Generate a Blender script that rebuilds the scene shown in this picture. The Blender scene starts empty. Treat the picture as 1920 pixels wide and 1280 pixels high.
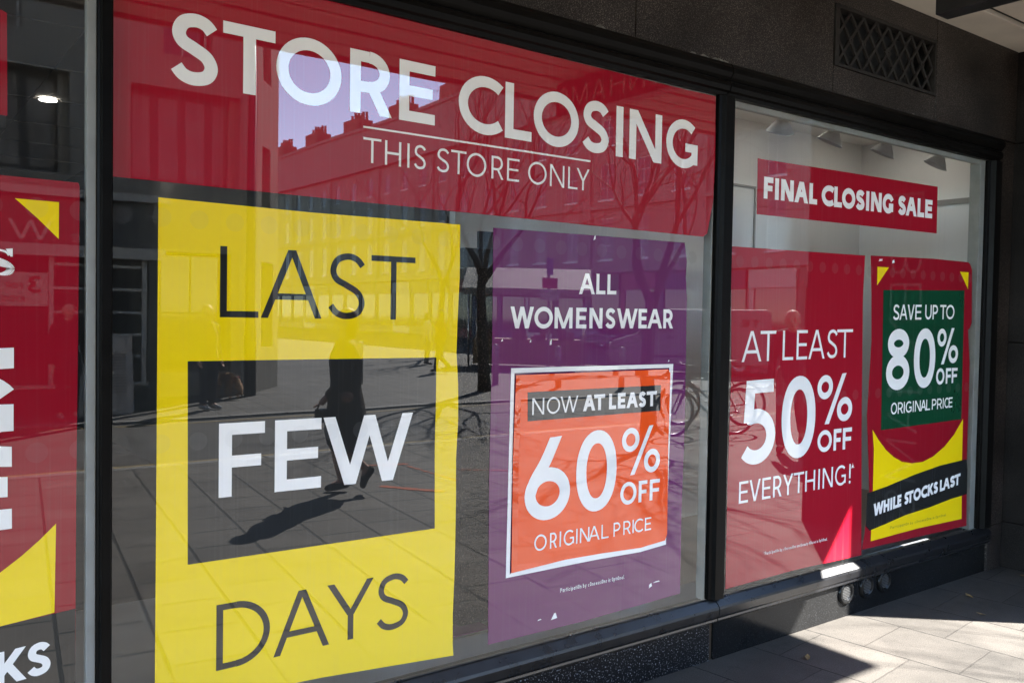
import bpy, bmesh, math, random
from mathutils import Vector, Matrix, Euler
random.seed(7)
R = math.radians
scene = bpy.context.scene
COL = scene.collection

# ------------------------------------------------------------------ camera
cam_d = bpy.data.cameras.new('camera'); cam = bpy.data.objects.new('camera', cam_d); COL.objects.link(cam)
cam_d.sensor_width = 36.0; cam_d.lens = 36.0*1650/1920; cam_d.clip_start = 0.05; cam_d.clip_end = 800
yaw, pitch, roll = R(36.39), R(1.72), R(.94)
F = Vector((math.sin(yaw)*math.cos(pitch), math.cos(yaw)*math.cos(pitch), -math.sin(pitch)))
RR = Vector((math.cos(yaw), -math.sin(yaw), 0)); UU = RR.cross(F)
R2 = RR*math.cos(roll)+UU*math.sin(roll); U2 = -RR*math.sin(roll)+UU*math.cos(roll)
m = Matrix((R2, U2, -F)).transposed().to_4x4(); m.translation = Vector((0, -2.798, 1.65))
cam.matrix_world = m
scene.camera = cam

# ------------------------------------------------------------------ light
SUN_EL = R(41.5); SX, SY = .75, -.66               # horizontal direction towards the sun
n_ = math.hypot(SX, SY); SX /= n_; SY /= n_
world = bpy.data.worlds.new('World'); scene.world = world; world.use_nodes = True
wn = world.node_tree; bg = wn.nodes['Background']
sky = wn.nodes.new('ShaderNodeTexSky'); sky.sky_type = 'NISHITA'; sky.sun_disc = False
sky.sun_elevation = SUN_EL; sky.sun_rotation = math.atan2(SX, SY); sky.air_density = .45; sky.dust_density = 0.0; sky.ozone_density = 1.1
tint = wn.nodes.new('ShaderNodeMix'); tint.data_type = 'RGBA'; tint.blend_type = 'MULTIPLY'; tint.inputs['Factor'].default_value = 1; tint.inputs['B'].default_value = (1, .93, .80, 1)   # sky colour warmed so that the shade turns less blue
wn.links.new(sky.outputs[0], tint.inputs['A']); wn.links.new(tint.outputs['Result'], bg.inputs[0]); bg.inputs[1].default_value = 0.15
sun_d = bpy.data.lights.new('sun', 'SUN'); sun_d.energy = 3.0; sun_d.angle = R(.53); sun_d.color = (1, .97, .92)
sun = bpy.data.objects.new('sun', sun_d); COL.objects.link(sun)
ds = Vector((-SX*math.cos(SUN_EL), -SY*math.cos(SUN_EL), -math.sin(SUN_EL)))
sun.rotation_euler = ds.to_track_quat('-Z', 'Y').to_euler(); sun.location = (10, -12, 12)
scene.view_settings.view_transform = 'Standard'; scene.view_settings.look = 'None'
scene.view_settings.exposure = 4.25; scene.view_settings.gamma = 1
scene.cycles.max_bounces = 10; scene.cycles.diffuse_bounces = 5; scene.cycles.glossy_bounces = 4
scene.cycles.transparent_max_bounces = 16; scene.cycles.caustics_reflective = False; scene.cycles.caustics_refractive = False
scene.cycles.use_denoising = True; scene.cycles.use_adaptive_sampling = False; scene.cycles.sample_clamp_indirect = 6

# ------------------------------------------------------------------ materials
MATS = {}
def mat(name, col, rough=.6, spec=.5, metal=0., var=0., vscale=8., bump=0., bscale=60., emit=0., coat=0.):
    if name in MATS: return MATS[name]
    mt = bpy.data.materials.new(name); mt.use_nodes = True; nt = mt.node_tree; N = nt.nodes; L = nt.links
    p = N['Principled BSDF']; p.inputs['Base Color'].default_value = (*col, 1); p.inputs['Roughness'].default_value = rough
    p.inputs['Metallic'].default_value = metal; p.inputs['Specular IOR Level'].default_value = spec
    p.inputs['Coat Weight'].default_value = coat
    if emit: p.inputs['Emission Color'].default_value = (*col, 1); p.inputs['Emission Strength'].default_value = emit
    if var or bump:
        tc = N.new('ShaderNodeTexCoord')
    if var:
        nz = N.new('ShaderNodeTexNoise'); nz.inputs['Scale'].default_value = vscale; nz.inputs['Detail'].default_value = 6
        L.new(tc.outputs['Object'], nz.inputs['Vector'])
        mr = N.new('ShaderNodeMapRange'); mr.inputs[1].default_value = .3; mr.inputs[2].default_value = .7
        mr.inputs[3].default_value = 1-var; mr.inputs[4].default_value = 1+var; L.new(nz.outputs['Fac'], mr.inputs[0])
        mx = N.new('ShaderNodeMix'); mx.data_type = 'RGBA'; mx.blend_type = 'MULTIPLY'; mx.inputs['Factor'].default_value = 1
        mx.inputs['A'].default_value = (*col, 1); L.new(mr.outputs[0], mx.inputs['B']); L.new(mx.outputs['Result'], p.inputs['Base Color'])
        mr2 = N.new('ShaderNodeMapRange'); mr2.inputs[3].default_value = max(.02, rough-.12); mr2.inputs[4].default_value = min(1, rough+.12)
        L.new(nz.outputs['Fac'], mr2.inputs[0]); L.new(mr2.outputs[0], p.inputs['Roughness'])
    if bump:
        nb = N.new('ShaderNodeTexNoise'); nb.inputs['Scale'].default_value = bscale; nb.inputs['Detail'].default_value = 4
        L.new(tc.outputs['Object'], nb.inputs['Vector'])
        b = N.new('ShaderNodeBump'); b.inputs['Strength'].default_value = bump; b.inputs['Distance'].default_value = .01
        L.new(nb.outputs['Fac'], b.inputs['Height']); L.new(b.outputs[0], p.inputs['Normal'])
    MATS[name] = mt; return mt

def granite(name, base, fleck, rough, amount=.55, scale=260., bump=.12, stain=.35, spec=.2):
    mt = bpy.data.materials.new(name); mt.use_nodes = True; nt = mt.node_tree; N = nt.nodes; L = nt.links
    p = N['Principled BSDF']; p.inputs['Specular IOR Level'].default_value = spec; tc = N.new('ShaderNodeTexCoord')
    v = N.new('ShaderNodeTexNoise'); v.inputs['Scale'].default_value = scale; v.inputs['Detail'].default_value = 3; L.new(tc.outputs['Object'], v.inputs['Vector'])
    cr = N.new('ShaderNodeValToRGB'); cr.color_ramp.elements[0].position = amount; cr.color_ramp.elements[0].color = (*base, 1)
    cr.color_ramp.elements[1].position = min(.99, amount+.14); cr.color_ramp.elements[1].color = (*fleck, 1); L.new(v.outputs['Fac'], cr.inputs[0])
    w = N.new('ShaderNodeTexNoise'); w.inputs['Scale'].default_value = 2.2; w.inputs['Detail'].default_value = 8; L.new(tc.outputs['Object'], w.inputs['Vector'])
    mr = N.new('ShaderNodeMapRange'); mr.inputs[1].default_value = .3; mr.inputs[2].default_value = .7; mr.inputs[3].default_value = 1-stain; mr.inputs[4].default_value = 1+stain
    L.new(w.outputs['Fac'], mr.inputs[0])
    mx = N.new('ShaderNodeMix'); mx.data_type = 'RGBA'; mx.blend_type = 'MULTIPLY'; mx.inputs['Factor'].default_value = 1
    L.new(cr.outputs[0], mx.inputs['A']); L.new(mr.outputs[0], mx.inputs['B']); L.new(mx.outputs['Result'], p.inputs['Base Color'])
    mr2 = N.new('ShaderNodeMapRange'); mr2.inputs[3].default_value = max(.03, rough-.1); mr2.inputs[4].default_value = rough+.15
    L.new(w.outputs['Fac'], mr2.inputs[0]); L.new(mr2.outputs[0], p.inputs['Roughness'])
    b = N.new('ShaderNodeBump'); b.inputs['Strength'].default_value = bump; b.inputs['Distance'].default_value = .004
    L.new(v.outputs['Fac'], b.inputs['Height']); L.new(b.outputs[0], p.inputs['Normal'])
    MATS[name] = mt; return mt

def slab_mat(name, w, h, rot, c1, c2, mortar, ms=.006, rough=.8, off=.5, dirt=.3, shift=(0, 0), spots=True, course=0):
    mt = bpy.data.materials.new(name); mt.use_nodes = True; nt = mt.node_tree; N = nt.nodes; L = nt.links
    p = N['Principled BSDF']; p.inputs['Specular IOR Level'].default_value = .3; tc = N.new('ShaderNodeTexCoord')
    mp = N.new('ShaderNodeMapping'); mp.vector_type = 'POINT'; mp.inputs['Rotation'].default_value = (0, 0, rot); mp.inputs['Location'].default_value = (shift[0], shift[1], 0)
    L.new(tc.outputs['Object'], mp.inputs['Vector'])
    dn = N.new('ShaderNodeTexNoise'); dn.inputs['Scale'].default_value = 14; dn.inputs['Detail'].default_value = 5; L.new(mp.outputs[0], dn.inputs['Vector'])
    sub = N.new('ShaderNodeVectorMath'); sub.operation = 'SUBTRACT'; sub.inputs[1].default_value = (.5, .5, .5); L.new(dn.outputs['Color'], sub.inputs[0])
    sc = N.new('ShaderNodeVectorMath'); sc.operation = 'SCALE'; sc.inputs['Scale'].default_value = .010; L.new(sub.outputs[0], sc.inputs[0])
    ad = N.new('ShaderNodeVectorMath'); L.new(mp.outputs[0], ad.inputs[0]); L.new(sc.outputs[0], ad.inputs[1])
    bt = N.new('ShaderNodeTexBrick'); bt.inputs['Scale'].default_value = 1; bt.inputs['Brick Width'].default_value = w; bt.inputs['Row Height'].default_value = h
    bt.offset = off; bt.inputs['Mortar Size'].default_value = ms; bt.inputs['Mortar Smooth'].default_value = .25; bt.inputs['Bias'].default_value = 0
    bt.inputs['Color1'].default_value = (*c1, 1); bt.inputs['Color2'].default_value = (*c2, 1); bt.inputs['Mortar'].default_value = (*mortar, 1)
    L.new(ad.outputs[0], bt.inputs['Vector'])
    w1 = N.new('ShaderNodeTexNoise'); w1.inputs['Scale'].default_value = 1.7; w1.inputs['Detail'].default_value = 9; w1.inputs['Roughness'].default_value = .65; L.new(tc.outputs['Object'], w1.inputs['Vector'])
    mr = N.new('ShaderNodeMapRange'); mr.inputs[1].default_value = .32; mr.inputs[2].default_value = .68; mr.inputs[3].default_value = 1-dirt; mr.inputs[4].default_value = 1+dirt*.5; L.new(w1.outputs['Fac'], mr.inputs[0])
    g = N.new('ShaderNodeTexNoise'); g.inputs['Scale'].default_value = 170; g.inputs['Detail'].default_value = 2; L.new(tc.outputs['Object'], g.inputs['Vector'])
    mg = N.new('ShaderNodeMapRange'); mg.inputs[1].default_value = .3; mg.inputs[2].default_value = .7; mg.inputs[3].default_value = .66; mg.inputs[4].default_value = 1.26; L.new(g.outputs['Fac'], mg.inputs[0])
    mu = N.new('ShaderNodeMath'); mu.operation = 'MULTIPLY'; L.new(mr.outputs[0], mu.inputs[0]); L.new(mg.outputs[0], mu.inputs[1])
    last = mu
    if spots:                                            # trodden chewing gum and dark specks
        vo = N.new('ShaderNodeTexVoronoi'); vo.inputs['Scale'].default_value = 3.1; L.new(tc.outputs['Object'], vo.inputs['Vector'])
        ms_ = N.new('ShaderNodeMapRange'); ms_.inputs[1].default_value = .045; ms_.inputs[2].default_value = .065; ms_.inputs[3].default_value = .72; ms_.inputs[4].default_value = 1; L.new(vo.outputs['Distance'], ms_.inputs[0])
        m2 = N.new('ShaderNodeMath'); m2.operation = 'MULTIPLY'; L.new(mu.outputs[0], m2.inputs[0]); L.new(ms_.outputs[0], m2.inputs[1])
        v2 = N.new('ShaderNodeTexVoronoi'); v2.inputs['Scale'].default_value = 17; v2.inputs['Randomness'].default_value = 1; L.new(ad.outputs[0], v2.inputs['Vector'])
        r2 = N.new('ShaderNodeMapRange'); r2.inputs[1].default_value = .05; r2.inputs[2].default_value = .09; r2.inputs[3].default_value = .55; r2.inputs[4].default_value = 1; L.new(v2.outputs['Distance'], r2.inputs[0])
        st_ = N.new('ShaderNodeTexNoise'); st_.inputs['Scale'].default_value = 5.5; st_.inputs['Detail'].default_value = 8; st_.inputs['Roughness'].default_value = .7; L.new(tc.outputs['Object'], st_.inputs['Vector'])
        r3 = N.new('ShaderNodeMapRange'); r3.inputs[1].default_value = .56; r3.inputs[2].default_value = .72; r3.inputs[3].default_value = 1; r3.inputs[4].default_value = .70; L.new(st_.outputs['Fac'], r3.inputs[0])
        m4 = N.new('ShaderNodeMath'); m4.operation = 'MULTIPLY'; L.new(r2.outputs[0], m4.inputs[0]); L.new(r3.outputs[0], m4.inputs[1])
        m5 = N.new('ShaderNodeMath'); m5.operation = 'MULTIPLY'; L.new(m2.outputs[0], m5.inputs[0]); L.new(m4.outputs[0], m5.inputs[1]); last = m5
    if course:                                           # the straight continuous joints are open and dark, ragged at the edges
        sp = N.new('ShaderNodeSeparateXYZ'); L.new(ad.outputs[0], sp.inputs[0])
        def mth(op, a, b_):
            q = N.new('ShaderNodeMath'); q.operation = op
            for i_, v_ in enumerate((a, b_)):
                if isinstance(v_, (int, float)): q.inputs[i_].default_value = v_
                elif v_ is not None: L.new(v_, q.inputs[i_])
            return q.outputs[0]
        dd = mth('MULTIPLY', mth('ABSOLUTE', mth('SUBTRACT', mth('FRACT', mth('ADD', mth('DIVIDE', sp.outputs['Y'], h), .5), None), .5), None), h)
        wd = mth('MULTIPLY', mth('MAXIMUM', mth('SUBTRACT', dn.outputs['Fac'], .22), 0), course*1.6)
        cf = N.new('ShaderNodeMapRange'); L.new(mth('SUBTRACT', dd, wd), cf.inputs[0]); cf.inputs[1].default_value = -.0008; cf.inputs[2].default_value = .0008; cf.inputs[3].default_value = .08; cf.inputs[4].default_value = 1
        m3 = N.new('ShaderNodeMath'); m3.operation = 'MULTIPLY'; L.new(last.outputs[0], m3.inputs[0]); L.new(cf.outputs[0], m3.inputs[1]); last = m3
    mx = N.new('ShaderNodeMix'); mx.data_type = 'RGBA'; mx.blend_type = 'MULTIPLY'; mx.inputs['Factor'].default_value = 1
    L.new(bt.outputs['Color'], mx.inputs['A']); L.new(last.outputs[0], mx.inputs['B']); L.new(mx.outputs['Result'], p.inputs['Base Color'])
    p.inputs['Roughness'].default_value = rough
    hm = N.new('ShaderNodeMath'); hm.operation = 'MULTIPLY'; hm.inputs[1].default_value = -1; L.new(bt.outputs['Fac'], hm.inputs[0])
    gs = N.new('ShaderNodeMath'); gs.operation = 'MULTIPLY_ADD'; gs.inputs[1].default_value = .25; L.new(g.outputs['Fac'], gs.inputs[0]); L.new(hm.outputs[0], gs.inputs[2])
    b = N.new('ShaderNodeBump'); b.inputs['Strength'].default_value = .9; b.inputs['Distance'].default_value = .006; L.new(gs.outputs[0], b.inputs['Height']); L.new(b.outputs[0], p.inputs['Normal'])
    MATS[name] = mt; return mt

def pane_marks():
    """what every front surface of the window shares: faint frosted safety dots, dust and rain streaks, and the slight waviness of old glass"""
    g = bpy.data.node_groups.new('pane_marks', 'ShaderNodeTree'); N = g.nodes; L = g.links
    g.interface.new_socket('Marks', in_out='OUTPUT', socket_type='NodeSocketFloat'); g.interface.new_socket('Normal', in_out='OUTPUT', socket_type='NodeSocketVector')
    go = N.new('NodeGroupOutput'); tc = N.new('ShaderNodeTexCoord')
    def mth(op, a, b_):
        q = N.new('ShaderNodeMath'); q.operation = op
        for i_, v_ in enumerate((a, b_)):
            if isinstance(v_, (int, float)): q.inputs[i_].default_value = v_
            elif v_ is not None: L.new(v_, q.inputs[i_])
        return q.outputs[0]
    nz = N.new('ShaderNodeTexNoise'); nz.inputs['Scale'].default_value = 1.3; nz.inputs['Detail'].default_value = 1; L.new(tc.outputs['Object'], nz.inputs['Vector'])
    b = N.new('ShaderNodeBump'); b.inputs['Strength'].default_value = .12; b.inputs['Distance'].default_value = .01; L.new(nz.outputs['Fac'], b.inputs['Height']); L.new(b.outputs[0], go.inputs['Normal'])
    sx = N.new('ShaderNodeSeparateXYZ'); L.new(tc.outputs['Object'], sx.inputs[0])
    fx = mth('MULTIPLY', mth('SUBTRACT', mth('FRACT', mth('DIVIDE', sx.outputs['X'], .1125), None), .5), .1125); tot = None
    for zz in (1.930, 1.238):
        dz = mth('SUBTRACT', sx.outputs['Z'], zz); rr = mth('SQRT', mth('ADD', mth('MULTIPLY', fx, fx), mth('MULTIPLY', dz, dz)), None); k_ = mth('LESS_THAN', rr, .029); tot = k_ if tot is None else mth('ADD', tot, k_)
    mpv = N.new('ShaderNodeMapping'); mpv.inputs['Scale'].default_value = (95, 1, 1.6); L.new(tc.outputs['Object'], mpv.inputs['Vector'])
    sn = N.new('ShaderNodeTexNoise'); sn.inputs['Scale'].default_value = 1; sn.inputs['Detail'].default_value = 3; L.new(mpv.outputs[0], sn.inputs['Vector'])
    pn = N.new('ShaderNodeTexNoise'); pn.inputs['Scale'].default_value = 2.3; pn.inputs['Detail'].default_value = 7; L.new(tc.outputs['Object'], pn.inputs['Vector'])
    low = N.new('ShaderNodeMapRange'); L.new(sx.outputs['Z'], low.inputs[0]); low.inputs[1].default_value = .30; low.inputs[2].default_value = .55; low.inputs[3].default_value = .05; low.inputs[4].default_value = 0
    streak = mth('MULTIPLY', mth('MAXIMUM', mth('SUBTRACT', sn.outputs['Fac'], .52), 0), mth('MULTIPLY', mth('MAXIMUM', mth('SUBTRACT', pn.outputs['Fac'], .30), 0), .75))
    L.new(mth('ADD', mth('MULTIPLY', tot, .06), mth('ADD', streak, mth('MULTIPLY', low.outputs[0], pn.outputs['Fac']))), go.inputs['Marks'])
    return g
MARKS = pane_marks()
def glass_mats():
    """thin pane: the outer face reflects for the sheet, the other faces let light straight through"""
    g = bpy.data.materials.new('window_glass'); g.use_nodes = True; N = g.node_tree.nodes; L = g.node_tree.links; N.clear()
    out = N.new('ShaderNodeOutputMaterial'); mix = N.new('ShaderNodeMixShader'); tr = N.new('ShaderNodeBsdfTransparent'); gl = N.new('ShaderNodeBsdfGlossy')
    tr.inputs[0].default_value = (.98, .99, .985, 1); gl.inputs['Roughness'].default_value = 0.0; gl.inputs[0].default_value = (1, 1, 1, 1)
    ge = N.new('ShaderNodeNewGeometry'); dt = N.new('ShaderNodeVectorMath'); dt.operation = 'DOT_PRODUCT'; L.new(ge.outputs['Normal'], dt.inputs[0]); L.new(ge.outputs['Incoming'], dt.inputs[1])
    ab = N.new('ShaderNodeMath'); ab.operation = 'ABSOLUTE'; L.new(dt.outputs['Value'], ab.inputs[0])
    om = N.new('ShaderNodeMath'); om.operation = 'SUBTRACT'; om.inputs[0].default_value = 1; L.new(ab.outputs[0], om.inputs[1])
    pw = N.new('ShaderNodeMath'); pw.operation = 'POWER'; pw.inputs[1].default_value = 5; L.new(om.outputs[0], pw.inputs[0])
    ma = N.new('ShaderNodeMath'); ma.operation = 'MULTIPLY_ADD'; ma.inputs[1].default_value = .88; ma.inputs[2].default_value = GLASS_F0; L.new(pw.outputs[0], ma.inputs[0])
    gm = N.new('ShaderNodeGroup'); gm.node_tree = MARKS; L.new(gm.outputs['Normal'], gl.inputs['Normal'])
    df = N.new('ShaderNodeBsdfDiffuse'); df.inputs[0].default_value = (.30, .30, .29, 1); m2 = N.new('ShaderNodeMixShader'); L.new(gm.outputs['Marks'], m2.inputs[0]); L.new(tr.outputs[0], m2.inputs[1]); L.new(df.outputs[0], m2.inputs[2])
    L.new(ma.outputs[0], mix.inputs[0]); L.new(m2.outputs[0], mix.inputs[1]); L.new(gl.outputs[0], mix.inputs[2]); L.new(mix.outputs[0], out.inputs[0])
    c = bpy.data.materials.new('clear_face'); c.use_nodes = True; N = c.node_tree.nodes; L = c.node_tree.links; N.clear()
    out = N.new('ShaderNodeOutputMaterial'); tr = N.new('ShaderNodeBsdfTransparent'); L.new(tr.outputs[0], out.inputs[0])
    return g, c
def vinyl(n, c, r=.5):
    """printed film under a glassy clear face"""
    mt = mat(n, c, r, .06, bump=.2, bscale=4, var=.03, vscale=3); nt = mt.node_tree; N = nt.nodes; L = nt.links; p = N['Principled BSDF']
    gm = N.new('ShaderNodeGroup'); gm.node_tree = MARKS; mx = N.new('ShaderNodeMix'); mx.data_type = 'RGBA'
    L.new(gm.outputs['Marks'], mx.inputs['Factor']); L.new(p.inputs['Base Color'].links[0].from_socket, mx.inputs['A']); mx.inputs['B'].default_value = (.30, .30, .29, 1); L.new(mx.outputs['Result'], p.inputs['Base Color'])
    p.inputs['Coat Weight'].default_value = 1; p.inputs['Coat Roughness'].default_value = 0; p.inputs['Coat IOR'].default_value = 1.56; L.new(gm.outputs['Normal'], p.inputs['Coat Normal']); return mt
GLASS_F0 = .047

# ------------------------------------------------------------------ object helpers
def obj(name, bm, mats, parent=None, smooth=False, bevel=0):
    me = bpy.data.meshes.new(name); bmesh.ops.recalc_face_normals(bm['bm'], faces=bm['bm'].faces)
    bm['bm'].to_mesh(me); bm['bm'].free()
    o = bpy.data.objects.new(name, me); COL.objects.link(o)
    for x in (mats if isinstance(mats, (list, tuple)) else [mats]): me.materials.append(x)
    if smooth:
        for f in me.polygons: f.use_smooth = True
    if bevel:
        md = o.modifiers.new('bevel', 'BEVEL'); md.width = bevel; md.segments = 2; md.limit_method = 'ANGLE'
    if parent is not None: o.parent = parent
    return o
class BM(dict):
    """one mesh in the making"""
    def __init__(s): s['bm'] = bmesh.new()
    def poly(s, pts, mi=0):
        b = s['bm']; f = b.faces.new([b.verts.new(p) for p in pts]); f.material_index = mi; return f
    def box(s, x0, x1, y0, y1, z0, z1, mi=0):
        b = s['bm']; v = [b.verts.new((x, y, z)) for x in (x0, x1) for y in (y0, y1) for z in (z0, z1)]
        for q in ((0, 1, 3, 2), (4, 6, 7, 5), (0, 4, 5, 1), (2, 3, 7, 6), (0, 2, 6, 4), (1, 5, 7, 3)):
            b.faces.new([v[i] for i in q]).material_index = mi
        return v
    def prism(s, prof, x0, x1, axis='x', mi=0):
        """profile (a,b) swept from x0 to x1 along an axis: x: (y,z)  y: (x,z)  z: (x,y)"""
        f = {'x': lambda a, b, t: (t, a, b), 'y': lambda a, b, t: (a, t, b), 'z': lambda a, b, t: (a, b, t)}[axis]
        b = s['bm']; A = [b.verts.new(f(*p, x0)) for p in prof]; B = [b.verts.new(f(*p, x1)) for p in prof]; n = len(prof)
        fs = [b.faces.new(A), b.faces.new(B[::-1])]+[b.faces.new((A[i], B[i], B[(i+1) % n], A[(i+1) % n])) for i in range(n)]
        for q in fs: q.material_index = mi
        bmesh.ops.recalc_face_normals(b, faces=fs)
    def tube(s, pts, rad, n=8, cap=True, mi=0, squash=1.0):
        b = s['bm']; pts = [Vector(p) for p in pts]; rs = rad if isinstance(rad, (list, tuple)) else [rad]*len(pts); rings = []
        up0 = None
        for i, p in enumerate(pts):
            d = (pts[min(i+1, len(pts)-1)]-pts[max(i-1, 0)]).normalized()
            if up0 is None: up0 = d.orthogonal().normalized()
            else: up0 = (up0-d*up0.dot(d)).normalized() if (up0-d*up0.dot(d)).length > 1e-4 else d.orthogonal().normalized()
            w = d.cross(up0)
            rings.append([b.verts.new(p+(up0*math.cos(a)+w*math.sin(a)*squash)*rs[i]) for a in [2*math.pi*k/n for k in range(n)]])
        for A, B in zip(rings, rings[1:]):
            for k in range(n): b.faces.new((A[k], A[(k+1) % n], B[(k+1) % n], B[k])).material_index = mi
        if cap:
            b.faces.new(rings[0][::-1]).material_index = mi; b.faces.new(rings[-1]).material_index = mi
    def lathe(s, prof, centre=(0, 0, 0), axis=(0, 0, 1), n=24, mi=0):
        b = s['bm']; q = Vector((0, 0, 1)).rotation_difference(Vector(axis)); c = Vector(centre); rings = []
        for r, h in prof:
            if r < 1e-6: rings.append([b.verts.new(c+q @ Vector((0, 0, h)))])
            else: rings.append([b.verts.new(c+q @ Vector((r*math.cos(2*math.pi*k/n), r*math.sin(2*math.pi*k/n), h))) for k in range(n)])
        for A, B in zip(rings, rings[1:]):
            for k in range(n):
                q4 = [A[k % len(A)], A[(k+1) % len(A)], B[(k+1) % len(B)], B[k % len(B)]]
                u = []
                for x in q4:
                    if x not in u: u.append(x)
                if len(u) > 2: b.faces.new(u).material_index = mi
    def ball(s, c, r, mi=0, seg=12):
        rr = r if isinstance(r, (tuple, list)) else (r, r, r)
        mt = Matrix.Translation(c) @ Matrix.Diagonal((*rr, 1))
        g = bmesh.ops.create_uvsphere(s['bm'], u_segments=seg, v_segments=max(6, seg//2+2), radius=1, matrix=mt)
        for v in g['verts']:
            for f in v.link_faces: f.material_index = mi
    def sheet(s, pts, y, th=.0006, mi=0):
        """outline (x,z) given real thickness, front face towards the street (-y)"""
        b = s['bm']; A = [b.verts.new((x, y, z)) for x, z in pts]; B = [b.verts.new((x, y+th, z)) for x, z in pts]; n = len(pts)
        fs = [b.faces.new(A), b.faces.new(B[::-1])]+[b.faces.new((A[i], B[i], B[(i+1) % n], A[(i+1) % n])) for i in range(n)]
        for q in fs: q.material_index = mi
        bmesh.ops.recalc_face_normals(b, faces=fs)
    def xform(s, M): bmesh.ops.transform(s['bm'], matrix=M, verts=s['bm'].verts)

def empty(name, loc=(0, 0, 0), rz=0):
    o = bpy.data.objects.new(name, None); COL.objects.link(o); o.location = loc; o.rotation_euler = (0, 0, rz); o.empty_display_size = .2; return o
def tag(o, label, cat, group=None):
    o['label'] = label; o['category'] = cat
    if group: o['group'] = group
    return o
def struct(name, bm, m, kind='structure', **k):
    o = obj(name, bm, m, **k); o['kind'] = kind; return o
def copy_tree(o, parent=None):
    c = o.copy(); COL.objects.link(c); c.parent = parent
    for ch in list(o.children): copy_tree(ch, c)
    return c

# ------------------------------------------------------------------ lettering (drawn with strokes)
def strip(pts, t, closed=False):
    n = len(pts); L = []; Rr = []
    for i, (x, y) in enumerate(pts):
        a = pts[(i-1) % n] if (closed or i > 0) else pts[0]; c = pts[(i+1) % n] if (closed or i < n-1) else pts[-1]
        dx, dy = c[0]-a[0], c[1]-a[1]; d = math.hypot(dx, dy) or 1e-9
        nx, ny = -dy/d, dx/d; L.append((x+nx*t/2, y+ny*t/2)); Rr.append((x-nx*t/2, y-ny*t/2))
    q = [[L[i], Rr[i], Rr[i+1], L[i+1]] for i in range(n-1)]
    if closed: q.append([L[-1], Rr[-1], Rr[0], L[0]])
    return q
def clip(poly, x0, y0, x1, y1):
    for ax, lim, sg in ((0, x0, 1), (0, x1, -1), (1, y0, 1), (1, y1, -1)):
        out = []
        for i in range(len(poly)):
            p, q = poly[i-1], poly[i]; a, b = sg*(p[ax]-lim), sg*(q[ax]-lim)
            if (a >= 0) != (b >= 0):
                u = a/(a-b); out.append((p[0]+(q[0]-p[0])*u, p[1]+(q[1]-p[1])*u))
            if b >= 0: out.append(q)
        poly = out
        if not poly: return None
    return poly if len(poly) > 2 else None
def spline(P, k=7):
    out = []
    for i in range(len(P)-1):
        p0, p1, p2, p3 = P[max(i-1, 0)], P[i], P[i+1], P[min(i+2, len(P)-1)]
        for j in range(k):
            t = j/k; out.append(tuple(.5*((2*p1[a])+(-p0[a]+p2[a])*t+(2*p0[a]-5*p1[a]+4*p2[a]-p3[a])*t*t+(-p0[a]+3*p1[a]-3*p2[a]+p3[a])*t**3) for a in (0, 1)))
    return out+[P[-1]]
def arc(cx, cy, rx, ry, a0, a1, n=28, e=2.0):
    o = []
    for i in range(n+1):
        a = R(a0+(a1-a0)*i/n); c, s = math.cos(a), math.sin(a)
        o.append((cx+rx*math.copysign(abs(c)**(2/e), c), cy+ry*math.copysign(abs(s)**(2/e), s)))
    return o
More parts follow.
